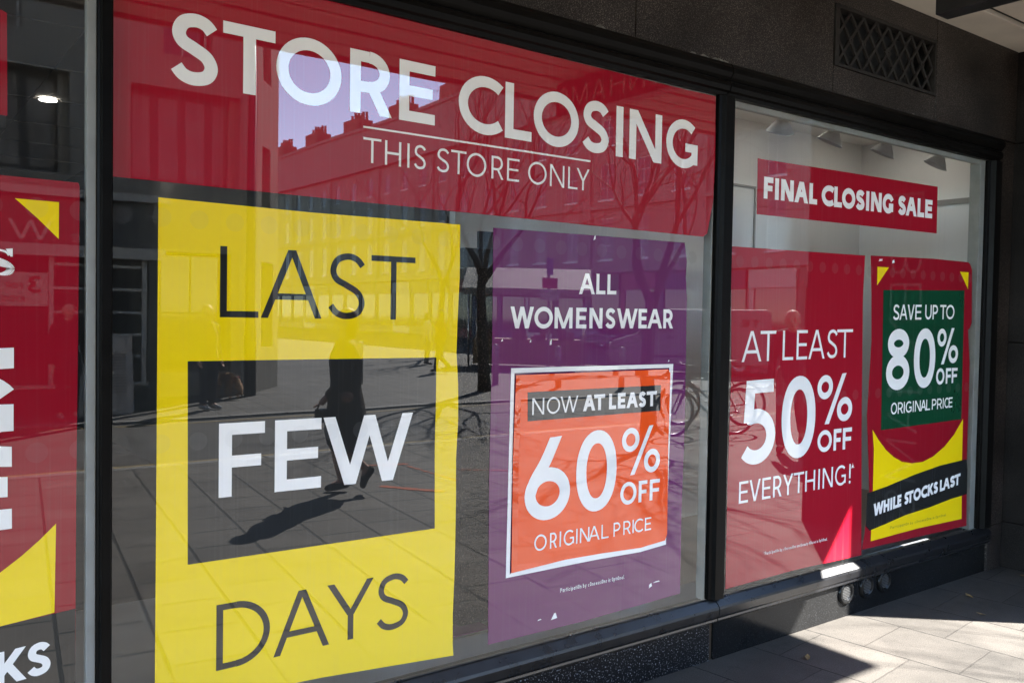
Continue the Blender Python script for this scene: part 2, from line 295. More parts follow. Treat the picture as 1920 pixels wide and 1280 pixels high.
def glyph(ch, W, H, t):
    """list of strokes; each stroke is a list of convex polygons"""
    hb = t*.92; S = []
    def r(x0, y0, x1, y1): S.append([[(x0, y0), (x1, y0), (x1, y1), (x0, y1)]])
    def dg(p, q, tt=None, box=None):
        tt = tt or t; dx, dy = q[0]-p[0], q[1]-p[1]; d = math.hypot(dx, dy); ex, ey = dx/d*tt*2, dy/d*tt*2
        pl = strip([(p[0]-ex, p[1]-ey), (q[0]+ex, q[1]+ey)], tt)[0]; b = box or (0, 0, W, H); c = clip(pl, *b)
        if c: S.append([c])
    def st(pts, tt=None, closed=False): S.append(strip(pts, tt or t, closed))
    ht = lambda w, h: t*math.hypot(w, h)/h*.97     # horizontal width of a slanted stem
    if ch in 'LEFITHNDPRBKU' or ch == 'l_':
        if ch != 'I' and ch not in 'TU': r(0, 0, t, H)
    if ch == 'I': r((W-t)/2, 0, (W+t)/2, H) if W < 2*t else r(0, 0, t, H)
    elif ch == 'L': r(0, 0, W, hb)
    elif ch == 'T': r(0, H-hb, W, H); r((W-t)/2, 0, (W+t)/2, H)
    elif ch == 'E': r(0, 0, W, hb); r(0, H-hb, W, H); r(0, .5*H-hb*.45, W*.93, .5*H+hb*.55)
    elif ch == 'F': r(0, H-hb, W, H); r(0, .46*H-hb*.4, W*.92, .46*H+hb*.6)
    elif ch == 'H': r(W-t, 0, W, H); r(0, .5*H-hb*.5, W, .5*H+hb*.5)
    elif ch == 'N': r(W-t, 0, W, H); h = ht(W-t, H); dg((h/2, H), (W-h/2, 0))
    elif ch == 'M':
        r(0, 0, t, H); r(W-t, 0, W, H); h = ht(W/2, H); dg((h*.5, H), (W/2, .02*H), t*.92); dg((W-h*.5, H), (W/2, .02*H), t*.92)
    elif ch == 'D':
        cx = W*.36; r(t*.5, 0, cx, hb); r(t*.5, H-hb, cx, H); st(arc(cx, H/2, W-t/2-cx, (H-hb)/2, -90, 90))
    elif ch in 'OQ': st(arc(W/2, H/2, (W-t)/2, (H-hb)/2*1.015, 0, 360, 44)[:-1], t, True)
    elif ch == 'o': st(arc(W/2, H/2, (W-t)/2, (H-t)/2, 0, 360, 36)[:-1], t, True)
    elif ch == '0': st(arc(W/2, H/2, (W-t)/2, (H-hb)/2, 0, 360, 44, 2.15)[:-1], t, True)
    elif ch == 'C': rx = (W-t/2)/(1.72); st(arc(rx+t/2, H/2, rx, (H-hb)/2*1.015, 47, 313))
    elif ch == 'G':
        rx = (W-t)/1.80; st(arc(rx+t/2, H/2, rx, (H-hb)/2*1.015, 48 if t < .25*H else 26, 322)); r(W-t, .085*H, W, .52*H); r(W*.60, .52*H-hb, W, .52*H)
    elif ch == 'S':
        a, b = t/2, hb/2; w, h = W-t, H-hb
        P = [(.97, .845), (.80, .955), (.52, 1.0), (.20, .935), (.07, .765), (.17, .615), (.48, .515), (.82, .395), (.955, .22), (.82, .055), (.47, 0), (.18, .05), (.0, .17)]
        st(spline([(a+u*w, b+v*h) for u, v in P], 6))
    elif ch == 'Ş':                                       # a high contrast serif S
        a, b = t/2, hb/2; w, h = W-t, H-hb
        P = spline([(a+u*w, b+v*h) for u, v in ((.90, .80), (.78, .95), (.50, 1.02), (.20, .95), (.06, .76), (.20, .60), (.50, .50), (.84, .37), (.98, .20), (.82, .03), (.48, -.03), (.20, .03), (.02, .25))], 6)
        n_ = len(P); T = [t*(.35+1.0*max(0, 1-abs((i/(n_-1))-.5)*3.2)+.55*(max(0, 1-abs(i/(n_-1)-.28)*9)+max(0, 1-abs(i/(n_-1)-.72)*9))) for i in range(n_)]
        S.append([[*strip(P[i:i+2], T[i])[0][:2], *strip(P[i:i+2], T[i+1])[0][2:]] for i in range(n_-1)])
        S.append([[(W*.93, H), (W*.93, H*.70), (W*.86, H*.70), (W*.70, H*.97)]])
    elif ch == 'P' or ch == 'R' or ch == 'B':
        yb = .43*H if ch != 'B' else .52*H; cx = W*.45; Wb = W if ch != 'R' else W*.93
        r(t*.5, H-hb, cx, H); r(t*.5, yb-hb*.5, cx, yb+hb*.5); st(arc(cx, (H-hb/2+yb)/2, Wb-t/2-cx, (H-hb/2-yb)/2, -90, 90, 18))
        if ch == 'R': dg((W*.50, yb+hb*.2), (W-ht(.45*W, .43*H)*.5, 0), None, (0, 0, W*1.05, yb))
        if ch == 'B': r(t*.5, 0, cx, hb); st(arc(cx, (yb+hb/2)/2, W-t/2-cx, (yb-hb/2)/2, -90, 90, 18))
    elif ch == 'K':
        dg((t*.8, .40*H), (W-ht(W, .6*H)*.45, H), None, (t*.5, 0, W, H)); dg((W*.34, .60*H), (W-ht(W*.6, .6*H)*.5, 0), None, (t*.5, 0, W*1.04, .62*H))
    elif ch == 'U': st([(t/2, H), (t/2, W*.5)]+arc(W/2, W*.5, (W-t)/2, W*.5-hb/2, 180, 360, 18)[1:]+[(W-t/2, H)])
    elif ch == 'A':
        h = ht(W/2, H); ap = W/2
        dg((h/2, 0), (ap-h*.08, H)); dg((W-h/2, 0), (ap+h*.08, H)); y = .27*H; x = h*.5+(ap-h*.5)*y/H; r(x, y, W-x, y+hb)
    elif ch == 'V': h = ht(W/2, H); dg((h/2, H), (W/2-h*.06, 0)); dg((W-h/2, H), (W/2+h*.06, 0))
    elif ch == 'W':
        h = ht(W*.24, H); a, b, c, d, e = h/2, W*.29, W*.5, W*.71, W-h/2
        dg((a, H), (b, 0)); dg((b, 0), (c, H)); dg((c, H), (d, 0)); dg((d, 0), (e, H))
    elif ch == 'X': h = ht(W, H); dg((h/2, 0), (W-h/2, H)); dg((h/2, H), (W-h/2, 0))
    elif ch == 'Y': h = ht(W/2, H*.56); r((W-t)/2, 0, (W+t)/2, .44*H+t*.35); dg((h/2, H), (W/2, .43*H), None, (0, .43*H, W, H)); dg((W-h/2, H), (W/2, .43*H), None, (0, .43*H, W, H))
    elif ch == '/': h = ht(W, H); dg((h/2, 0), (W-h/2, H))
    elif ch == '5':
        r(W*.14, H-hb, W*.93, H); cx, cy = W*.44, .325*H; rx, ry = W-t/2-cx, .325*H-hb/2
        dg((W*.14+t*.5, H), (W*.09+t*.5, .52*H), t, (0, .50*H, W, H-hb*.5)); st([(W*.09+t*.45, .565*H)]+arc(cx, cy, rx, ry, 112, -138, 30))
    elif ch == '6':
        st(arc(W/2, .315*H, (W-t)/2, .315*H-hb/2, 0, 360, 40)[:-1], t, True)
        st(spline([(t*.5, .335*H), (W*.15+t*.3, .50*H), (W*.40+t*.2, .72*H), (W*.70, H+t*.3)], 8)); S[-1] = [c for c in (clip(q, 0, 0, W, H) for q in S[-1]) if c]
    elif ch == '8':
        st(arc(W/2, .285*H, (W-t)/2, .285*H-hb/2, 0, 360, 36)[:-1], t, True); st(arc(W/2, .765*H, (W-t)/2*.88, .235*H-hb/2, 0, 360, 36)[:-1], t, True)
    elif ch == '3':
        st(arc(W*.45, .735*H, W*.5-t/2, .265*H-hb/2, 140, -90, 20)); st(arc(W*.45, .28*H, W*.55-t/2, .28*H-hb/2, 90, -140, 20))
    elif ch == '2':
        r(0, 0, W, hb); st(arc(W/2, H*.72, (W-t)/2, .28*H-hb/2, 160, -25, 18)+[(t*.6, hb*.6)])
    elif ch == '!': r((W-t)/2, .28*H, (W+t)/2, H); S.append([arc(W/2, t*.62, t*.62, t*.62, 0, 360, 14)[:-1]])
    elif ch == '.': r(0, 0, t, t)
    elif ch == '*':
        for a in (90, 210, 330): dg((W/2, H*.86), (W/2+W*.5*math.cos(R(a)), H*.86+W*.5*math.sin(R(a))), t*.35, (-W, .7*H, 2*W, 1.1*H))
    else:                                                # small print, lower case
        x = .66*H; cx = W/2; q = lambda a0, a1: st(arc(W/2, x/2, (W-t)/2, (x-t)/2, a0, a1, 12))
        if ch in 'abdopqceg': q(*((0, 360) if ch in 'abdopqg' else ((45, 315) if ch == 'c' else (0, 315))))
        if ch == 'e': r(t, x/2-t/2, W-t*.3, x/2+t/2)
        if ch in 'bh': r(0, 0, t, H)
        if ch in 'dag': r(W-t, -.3*H if ch == 'g' else 0, W, H if ch == 'd' else x)
        if ch == 'p': r(0, -.3*H, t, x)
        if ch == 'i': r(0, 0, t, x); r(0, .8*H, t, .8*H+t)
        if ch == 'l': r(0, 0, t, H)
        if ch == 't': r(W*.3, 0, W*.3+t, .9*H); r(0, x-t, W, x)
        if ch in 'nhr': r(0, 0, t, x); st(arc(W/2, x*.55, (W-t)/2, x*.45-t/2, 180, 0 if ch != 'r' else 40, 8)+([(W-t/2, 0)] if ch != 'r' else []))
        if ch == 'u': r(W-t, 0, W, x); st([(t/2, x)]+arc(W/2, x*.45, (W-t)/2, x*.45-t/2, 180, 360, 8))
        if ch == 's': st(spline([(W, x*.85), (W*.5, x-t/2), (t/2, x*.72), (W*.5, x*.5), (W-t/2, x*.27), (W*.5, t/2), (0, x*.15)], 3))
        if ch == 'y': h = ht(W/2, x); dg((h/2, x), (W/2, 0), t, (0, 0, W, x)); dg((W-h/2, x), (W*.28, -.3*H), t, (0, -.3*H, W, x))
        if ch == 'z': r(0, 0, W, t); r(0, x-t, W, x); dg((t, 0), (W-t, x), t, (0, 0, W, x))
    return S
NATURAL = dict(A=.68, B=.55, C=.68, D=.70, E=.50, F=.47, G=.72, H=.68, I=.16, K=.60, L=.45, M=.82, N=.70, O=.80, P=.52, R=.56, S=.50, T=.56, U=.66, V=.64, W=.95, X=.62, Y=.60)
def nat(ch): return NATURAL.get(ch, .52 if ch.isdigit() else {'i': .1, 'l': .1, 't': .26, 'r': .28, '.': .12, '*': .3, 's': .34}.get(ch, .42))

class Letters:
    """lettering as thin cut shapes; every stroke lies a hair further out than the one before so that none coincide"""
    def __init__(s, place): s.bm = bmesh.new(); s.place = place; s.k = 0
    def glyph(s, ch, fx, W, H, t):
        for stroke in glyph(ch, W, H, t):
            s.k = (s.k+1) % 6
            for pl in stroke:
                try: s.bm.faces.new([s.bm.verts.new(s.place(*fx(u, v), s.k*.00006)) for u, v in pl])
                except ValueError: pass
    def measured(s, L, cap, base, t):
        for ch, x0, x1 in L:
            W = x1-x0; xm = (x0+x1)/2; H = (cap[0]+cap[1]*xm)-(base[0]+base[1]*xm)
            def fx(u, v, x0=x0):
                x = x0+u; b = base[0]+base[1]*x; c = cap[0]+cap[1]*x; return x, b+(c-b)*v/H
            s.glyph(ch, fx, W, H, t)
    def run(s, text, x0, x1, zb0, zb1, H, t, gap=.13, space=.28, lean=0.0):
        ws = [(.0 if c == ' ' else nat(c)) for c in text]; tot = sum((space if c == ' ' else w+gap) for c, w in zip(text, ws))-gap
        k = (x1-x0)/tot; x = 0
        for c, w in zip(text, ws):
            if c == ' ': x += space; continue
            def fx(u, v, xx=x0+x*k): X = xx+u; return X+lean*v, zb0+(zb1-zb0)*(X-x0)/(x1-x0)+v
            s.glyph(c, fx, w*k, H, t); x += w+gap
    def build(s, name, m, parent):
        me = bpy.data.meshes.new(name); s.bm.to_mesh(me); s.bm.free(); me.materials.append(m)
        o = bpy.data.objects.new(name, me); COL.objects.link(o); o.parent = parent; return o

# measured on the shop front: letters (x from, x to), cap line and base line (z at x=0, slope), stem width, all in metres
TEXT={
    'store': ([('S', 0.7513, 0.9032), ('T', 0.9141, 1.0846), ('O', 1.0882, 1.3191), ('R', 1.351, 1.5169), ('E', 1.5438, 1.6931), ('C', 1.7963, 1.9929), ('L', 2.0107, 2.1416), ('O', 2.151, 2.387), ('S', 2.4045, 2.5603), ('I', 2.5871, 2.649), ('N', 2.676, 2.8749), ('G', 2.9035, 3.1112)], (2.5643,-0.0051), (2.3463,-0.0036), 0.0410),
    'this': ([('T', 1.4046, 1.4745), ('H', 1.4894, 1.5546), ('I', 1.58, 1.589), ('S', 1.6073, 1.6588), ('S', 1.7037, 1.7592), ('T', 1.7662, 1.8338), ('O', 1.8362, 1.9256), ('R', 1.9506, 2.0076), ('E', 2.0248, 2.0844), ('O', 2.1278, 2.2216), ('N', 2.2393, 2.315), ('L', 2.3349, 2.3859), ('Y', 2.3801, 2.4514)], (2.2581,0.0019), (2.1759,-0.0010), 0.0090),
    'last': ([('L', 0.9095, 1.0345), ('A', 1.0428, 1.2543), ('S', 1.2772, 1.4218), ('T', 1.4418, 1.619)], (1.8537,-0.0006), (1.6296,-0.0019), 0.0220),
    'few': ([('F', 0.9089, 1.0593), ('E', 1.0938, 1.2584), ('W', 1.2663, 1.6163)], (1.2920,-0.0025), (1.0576,-0.0060), 0.0419),
    'days': ([('D', 0.9047, 1.0822), ('A', 1.095, 1.2949), ('Y', 1.2862, 1.4649), ('S', 1.4766, 1.6126)], (0.7120,-0.0048), (0.4842,0.0114), 0.0215),
    'all': ([('A', 2.4053, 2.4932), ('L', 2.5014, 2.5531), ('L', 2.5648, 2.617)], (1.8114,0.0076), (1.7021,0.0167), 0.0166),
    'womenswear': ([('W', 2.0523, 2.1682), ('O', 2.1725, 2.2674), ('M', 2.2767, 2.3726), ('E', 2.3921, 2.4496), ('N', 2.466, 2.5398), ('S', 2.5563, 2.616), ('W', 2.6241, 2.7471), ('E', 2.7536, 2.8053), ('A', 2.8087, 2.9017), ('R', 2.9096, 2.9733)], (1.6751,0.0041), (1.5887,0.0042), 0.0176),
    'now': ([('N', 2.1659, 2.227), ('O', 2.2409, 2.3107), ('W', 2.3136, 2.4088)], (1.3053,0.0051), (1.2373,0.0053), 0.0079),
    'atleast_small': ([('A', 2.4357, 2.5052), ('T', 2.4979, 2.5602), ('L', 2.5834, 2.6256), ('E', 2.6351, 2.6809), ('A', 2.6873, 2.7573), ('S', 2.7606, 2.8069), ('T', 2.8102, 2.8741)], (1.3053,0.0051), (1.2373,0.0053), 0.0172),
    'sixty': ([('6', 2.1342, 2.373), ('0', 2.4051, 2.6354)], (1.0515,0.0444), (0.7846,0.0139), 0.0563),
    'sixty_pct_a': ([('o', 2.6644, 2.7709)], (1.0419,0.0446), (0.9800,0.0282), 0.0249),
    'sixty_pct_b': ([('o', 2.8017, 2.9029)], (0.9393,0.0425), (0.8808,0.0257), 0.0250),
    'sixty_pct_s': ([('/', 2.7182, 2.8571)], (1.0502,0.0411), (0.9280,0.0093), 0.0227),
    'sixty_off': ([('O', 2.6612, 2.7592), ('F', 2.7724, 2.8256), ('F', 2.8417, 2.9056)], (0.9687,-0.0166), (0.8060,0.0074), 0.0182),
    'orig_o': ([('O', 2.188, 2.2523), ('R', 2.2695, 2.3072), ('I', 2.3215, 2.3286), ('G', 2.343, 2.3998), ('I', 2.4116, 2.4186), ('N', 2.4323, 2.485), ('A', 2.4801, 2.5441), ('L', 2.5545, 2.5968), ('P', 2.625, 2.6654), ('R', 2.6836, 2.7292), ('I', 2.7374, 2.7488), ('C', 2.7504, 2.8046), ('E', 2.8156, 2.8553)], (0.7774,-0.0089), (0.6874,0.0022), 0.0077),
    'least50': ([('A', 3.4609, 3.6116), ('T', 3.602, 3.7258), ('L', 3.7814, 3.8704), ('E', 3.8974, 3.9896), ('A', 3.9997, 4.1431), ('S', 4.1623, 4.261), ('T', 4.2531, 4.4014)], (1.5396,0.0143), (1.4033,0.0101), 0.0167),
    'fifty': ([('5', 3.4649, 3.7368), ('0', 3.7877, 4.0752)], (1.2588,0.0245), (0.8971,0.0085), 0.0713),
    'fifty_pct_a': ([('o', 4.0878, 4.2269)], (1.1395,0.0520), (1.0765,0.0360), 0.0352),
    'fifty_pct_b': ([('o', 4.2701, 4.4137)], (1.0485,0.0419), (0.9898,0.0248), 0.0363),
    'fifty_pct_s': ([('/', 4.1597, 4.3522)], (1.1492,0.0490), (1.0883,0.0005), 0.0338),
    'fifty_off': ([('O', 4.1007, 4.2307), ('F', 4.2469, 4.3176), ('F', 4.3327, 4.4182)], (1.0358,0.0053), (0.9884,-0.0109), 0.0243),
    'everything': ([('E', 3.4647, 3.5345), ('V', 3.5448, 3.6305), ('E', 3.644, 3.7122), ('R', 3.7325, 3.8027), ('Y', 3.8125, 3.8977), ('T', 3.9018, 3.9891), ('H', 4.0011, 4.0879), ('I', 4.1164, 4.1308), ('N', 4.1562, 4.2489), ('G', 4.2697, 4.3716), ('!', 4.3981, 4.4217), ('*', 4.4274, 4.4424)], (0.8258,0.0065), (0.7209,0.0055), 0.0137),
    'save': ([('S', 4.7978, 4.8658), ('A', 4.8658, 4.9506), ('V', 4.9524, 5.0288), ('E', 5.0383, 5.1066), ('U', 5.149, 5.2228), ('P', 5.2352, 5.2964), ('T', 5.323, 5.3951), ('O', 5.3951, 5.4959)], (1.6691,0.0161), (1.5709,0.0181), 0.0131),
    'eighty': ([('8', 4.7414, 4.9911), ('0', 5.0373, 5.2815)], (1.5325,0.0146), (1.2185,0.0068), 0.0622),
    'eighty_pct_a': ([('o', 5.3008, 5.4085)], (1.5848,0.0046), (1.3756,0.0231), 0.0284),
    'eighty_pct_b': ([('o', 5.4382, 5.5567)], (1.5482,-0.0076), (1.3432,0.0093), 0.0294),
    'eighty_pct_s': ([('/', 5.3516, 5.5037)], (1.4716,0.0258), (1.2648,0.0231), 0.0287),
    'eighty_off': ([('O', 5.2992, 5.3979), ('F', 5.4153, 5.4797), ('F', 5.4869, 5.5577)], (1.3790,-0.0027), (1.1478,0.0221), 0.0201),
    'orig_g': ([('O', 4.8041, 4.8693), ('R', 4.8774, 4.9345), ('I', 4.9426, 4.9519), ('G', 4.9624, 5.0283), ('I', 5.042, 5.0515), ('N', 5.0653, 5.1297), ('A', 5.1297, 5.1932), ('L', 5.1932, 5.2384), ('P', 5.2596, 5.3123), ('R', 5.3212, 5.3804), ('I', 5.3888, 5.3991), ('C', 5.4081, 5.4567), ('E', 5.46, 5.5058)], (1.1449,0.0064), (1.0502,0.0121), 0.0099),
    'while': ([('W', 4.6535, 4.7555), ('H', 4.7566, 4.818), ('I', 4.8282, 4.848), ('L', 4.8576, 4.9062), ('E', 4.9021, 4.9454), ('S', 4.9785, 5.0255), ('T', 5.0107, 5.0789), ('O', 5.0807, 5.1632), ('C', 5.1663, 5.2399), ('K', 5.243, 5.3116), ('S', 5.3085, 5.3622), ('L', 5.3864, 5.439), ('A', 5.4229, 5.5074), ('S', 5.5074, 5.57), ('T', 5.5634, 5.6369)], (0.1989,0.0870), (0.1215,0.0881), 0.0198),
    'final': ([('F', 3.5987, 3.6718), ('I', 3.6867, 3.7167), ('N', 3.7352, 3.8389), ('A', 3.8465, 3.9616), ('L', 3.9707, 4.0402), ('C', 4.0792, 4.1855), ('L', 4.1913, 4.2638), ('O', 4.2638, 4.3879), ('S', 4.392, 4.4802), ('I', 4.4902, 4.5269), ('N', 4.5423, 4.6484), ('G', 4.6582, 4.7674), ('S', 4.8186, 4.9054), ('A', 4.9019, 5.0234), ('L', 5.0306, 5.1066), ('E', 5.1163, 5.1981)], (2.2963,0.0166), (2.1919,0.0157), 0.0300),
    'ks': ([('K', 0.292, 0.3682), ('S', 0.3682, 0.4307)], (0.6628,0.0748), (0.5638,0.0880), 0.0208),
    'serif_s': ([('Ş', 0.2654, 0.339)], (1.8127,-0.0027), (1.7094,0.0796), 0.0167),
    'big_l': ([('L', 0.1788, 0.3366)], (1.6710,-0.0047), (1.4591,0.0597), 0.0640),
    'big_g': ([('G', 0.1188, 0.3358)], (1.4824,-0.0632), (1.2760,0.0398), 0.0640),
    'big_e': ([('E', 0.1839, 0.3314)], (1.3005,-0.1231), (1.0206,0.0282), 0.0640),
}
POLY={
    'banner': [(0.587, 2.7387), (1.3162, 2.7009), (2.1443, 2.6951), (3.0031, 2.6891), (3.2281, 2.6912), (3.2347, 2.3954), (3.2267, 2.1944), (3.1907, 2.0466), (3.1616, 2.0297), (2.4413, 2.0314), (1.4463, 2.035), (0.5903, 2.0377)],
    'yellow': [(0.7214, 1.9889), (1.2076, 1.9836), (1.8115, 1.9871), (1.8125, 1.7885), (1.8057, 1.6274), (1.803, 1.5065), (1.8123, 1.385), (1.8148, 1.2429), (1.8076, 1.1011), (1.8101, 0.9583), (1.8101, 0.8154), (1.8081, 0.6518), (1.8033, 0.509), (1.8054, 0.3852), (1.8085, 0.3475), (1.2628, 0.3884), (0.7169, 0.4112)],
    'few': [(0.8109, 1.4899), (1.7139, 1.4877), (1.7145, 1.3086), (1.7124, 1.1491), (1.7172, 0.848), (0.8142, 0.8521)],
    'purple': [(1.9638, 1.986), (2.4423, 1.9914), (3.0396, 1.9948), (3.0567, 1.91), (3.0519, 1.8362), (3.0623, 1.7382), (3.0672, 1.1445), (3.0584, 0.7468), (3.0599, 0.3661), (2.4534, 0.3513), (1.9697, 0.3547), (1.9624, 1.0045), (1.9673, 1.546)],
    'whitecard': [(2.0595, 1.4401), (2.9797, 1.4389), (2.9717, 1.2484), (2.9653, 1.0038), (2.9566, 0.6114), (2.7935, 0.6009), (2.5379, 0.6062), (2.3299, 0.6065), (2.0501, 0.6057)],
    'orange': [(2.081, 1.4121), (2.9456, 1.4152), (2.9601, 1.3954), (2.9568, 1.0535), (2.962, 0.6599), (2.949, 0.6321), (2.793, 0.6202), (2.5681, 0.6294), (2.3582, 0.6336), (2.0734, 0.6233), (2.0721, 1.0789)],
    'nowband': [(2.1419, 1.3418), (2.8996, 1.3448), (2.8996, 1.2294), (2.1444, 1.2248)],
    'red50': [(3.3639, 1.9969), (3.3873, 1.9983), (4.4991, 2.0137), (4.4902, 1.7727), (4.4998, 1.4747), (4.5095, 1.1748), (4.5465, 0.3243), (3.9312, 0.3373), (3.3808, 0.3307), (3.3774, 0.865), (3.3861, 1.3842)],
    'red80': [(4.5554, 2.0167), (5.2285, 2.0331), (5.6511, 2.0326), (5.6791, 2.0221), (5.7055, 1.9859), (5.7239, 1.6486), (5.6988, 1.6108), (5.6786, 1.604), (5.7129, 1.3918), (5.7168, 1.1171), (5.716, 0.8071), (5.7391, 0.3373), (5.1418, 0.3462), (4.5503, 0.3542), (4.5725, 0.4426), (4.6087, 0.6825), (4.5915, 0.8519), (4.5622, 1.1149), (4.5869, 1.534), (4.5738, 1.7927)],
    'tri_l': [(4.626, 1.9571), (4.7417, 1.9578), (4.6271, 1.8524)],
    'tri_r': [(5.5542, 1.968), (5.6621, 1.9678), (5.6621, 1.861)],
    'green': [(4.6911, 1.8272), (5.6152, 1.8522), (5.6265, 1.0341), (4.7083, 1.0238)],
    'smile': [(4.6233, 1.0311), (4.6846, 0.9709), (4.7672, 0.9052), (4.8487, 0.8581), (4.9428, 0.8208), (5.0534, 0.8026), (5.1769, 0.8007), (5.2999, 0.8241), (5.4285, 0.8737), (5.5438, 0.9412), (5.6502, 1.0348), (5.6544, 0.7744), (5.6739, 0.3906), (5.1388, 0.3987), (4.637, 0.3908), (4.644, 0.6788), (4.643, 0.921)],
    'strip': [(4.5877, 0.6726), (4.7786, 0.6895), (5.082, 0.7305), (5.38, 0.7593), (5.7113, 0.7723), (5.7261, 0.7027), (5.7294, 0.5439), (5.5304, 0.5358), (5.268, 0.5119), (4.9986, 0.4979), (4.79, 0.4727), (4.6202, 0.4546), (4.581, 0.4873), (4.5825, 0.5634)],
    'final_strip': [(3.5466, 2.4402), (4.3638, 2.4549), (5.2537, 2.4695), (5.258, 2.1877), (4.3773, 2.1766), (3.549, 2.1661)],
    'lposter': [(0.192, 2.014), (0.3036, 2.0118), (0.5002, 2.0103), (0.5034, 1.9994), (0.5037, 1.9842), (0.4958, 1.1178), (0.4938, 0.5366), (0.1886, 0.5293)],
    'lblack': [(0.1891, 0.7495), (0.3025, 0.7585), (0.4935, 0.7733), (0.4938, 0.5366), (0.1886, 0.5293)],
    'ltri': [(0.3396, 1.9508), (0.4498, 1.9498), (0.4491, 1.8452), (0.3949, 1.9005)],
    'lsmile': [(0.1894, 0.8738), (0.2389, 0.8843), (0.3026, 0.9095), (0.355, 0.9481), (0.4019, 0.9885), (0.4429, 1.0292), (0.4389, 0.7718), (0.3025, 0.7585), (0.1891, 0.7495)],
    'ltop': [(0.2172, 2.4967), (0.3206, 2.4561), (0.3217, 2.1755), (0.2166, 2.1778)],
    'rule': [(1.4036, 2.2995), (2.4552, 2.302), (2.4554, 2.2943), (1.4037, 2.293)],
}

# ------------------------------------------------------------------ palette
blackpaint = mat('black_gloss_paint', (.0045, .004, .0036), .36, .06, var=.3, vscale=9, bump=.03, bscale=120)
sillpaint = mat('black_gloss_sill', (.008, .008, .009), .30, .6, var=.08, vscale=14)
clad = granite('brown_granite', (.018, .014, .012), (.12, .10, .088), .42, .52, 190, .03, .45)
speckle = granite('speckled_black_granite', (.003, .003, .004), (.50, .50, .52), .34, .585, 125, .08, .2)
polish = granite('polished_black_granite', (.009, .009, .009), (.05, .05, .052), .16, .60, 170, .02, .25, .12)
mortar = mat('joint_mortar', (.11, .09, .07), .9)
offwhite = mat('offwhite_paint', (.26, .26, .24), .5, var=.12, vscale=10)
soffitm = mat('soffit_board_paint', (.72, .665, .58), .55, var=.14, vscale=2.5, bump=.05, bscale=30)
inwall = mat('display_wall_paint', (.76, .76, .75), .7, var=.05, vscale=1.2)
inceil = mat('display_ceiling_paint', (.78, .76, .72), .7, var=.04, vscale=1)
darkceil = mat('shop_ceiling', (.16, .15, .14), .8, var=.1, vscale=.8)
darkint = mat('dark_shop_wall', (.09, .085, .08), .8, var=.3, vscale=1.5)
carpet = mat('display_floor_board', (.34, .31, .27), .7, var=.1, vscale=3)
iron = mat('cast_iron', (.022, .019, .017), .6, .2, var=.3, vscale=30, bump=.1, bscale=90)
void = mat('dark_void', (.004, .004, .004), .9)
lampglow = mat('downlight_glow', (1, .93, .82), .5, emit=2.4)
RED = vinyl('red_print', (.35, .004, .017)); CRIM = vinyl('crimson_print', (.29, .003, .014)); YEL = vinyl('yellow_print', (.96, .68, .001)); PUR = vinyl('purple_print', (.135, .018, .098)); ORA = vinyl('orange_print', (.95, .092, .008))
GRN = vinyl('green_print', (.001, .052, .020)); BLK = vinyl('black_print', (.014, .015, .015)); WHT = vinyl('white_print', (.93, .90, .85)); PUR2 = vinyl('purple_shadow_paint', (.09, .006, .05))
LW = vinyl('white_letter', (.93, .90, .85)); LB = vinyl('black_letter', (.014, .015, .015))
steel = mat('brushed_steel', (.45, .45, .46), .35, metal=1)
GL, CLEAR = glass_mats()

# ------------------------------------------------------------------ ground, road, kerbs
slabs = slab_mat('concrete_slabs', .455, .437, R(90-7.0), (.076, .0675, .058), (.060, .0535, .046), (.045, .039, .033), .0036, dirt=.42, shift=(.10, -.078), course=.006)
slabs2 = slab_mat('far_concrete_slabs', .60, .45, R(90-7.0), (.084, .078, .071), (.066, .061, .055), (.03, .027, .024), .010, dirt=.35, course=.011)
setts = slab_mat('road_setts', .21, .105, R(8), (.055, .050, .046), (.037, .034, .031), (.04, .037, .034), .006, dirt=.4, spots=False)
kerbm = mat('kerb_granite', (.105, .10, .092), .75, var=.2, vscale=6, bump=.1, bscale=60)
asph = mat('ground_asphalt', (.07, .068, .065), .9, var=.25, vscale=1, bump=.2, bscale=80)
b = BM(); b.poly([(-300, -300, -.14), (300, -300, -.14), (300, 300, -.14), (-300, 300, -.14)]); struct('ground', b, asph)
slabsb = slab_mat('open_jointed_slabs', .455, .437, R(90-7.0), (.086, .0765, .0665), (.068, .0605, .0525), (.012, .017, .014), .0115, dirt=.34, shift=(.10, -.078), course=.019)
b = BM(); b.box(-40, 90, -1.30, .30, -.13, 0); struct('pavement', b, slabs)
b = BM(); b.box(-40, 90, -6.80, -1.3005, -.13, 0); struct('pavement', b, slabsb)
b = BM(); b.box(-40, 90, -10.75, -6.96, -.13, -.035); struct('road', b, setts)
b = BM(); b.box(-40, 90, -120, -10.91, -.13, 0); struct('pavement', b, slabs2)
b = BM()
for i in range(-22, 50):
    for y0 in (-6.95, -10.905): b.box(i*.92, i*.92+.912, y0, y0+.145, -.12, .004)
struct('kerb', b, kerbm, bevel=.012)
ylw = mat('worn_yellow_road_paint', (.17, .115, .03), .8, var=.35, vscale=18)
b = BM()
for y0 in (-7.22, -10.55): b.box(-40, 90, y0, y0+.075, -.034, -.031)
struct('road_marking', b, ylw)
opaint = mat('orange_spray_paint', (.30, .06, .02), .9, var=.4, vscale=22)
b = BM(); random.seed(11)
def spray(x0, y0, x1, y1, w, n):
    for i in range(n):
        t = i/n; x = x0+(x1-x0)*t; y = y0+(y1-y0)*t; a = random.uniform(.6, 1.1)
        b.poly([(x-w*a+random.uniform(-.02, .02), y, .004+i*.00002), (x, y-w*a, .004+i*.00002), (x+w*a, y+random.uniform(-.02, .02), .004+i*.00002), (x, y+w*a, .004+i*.00002)])
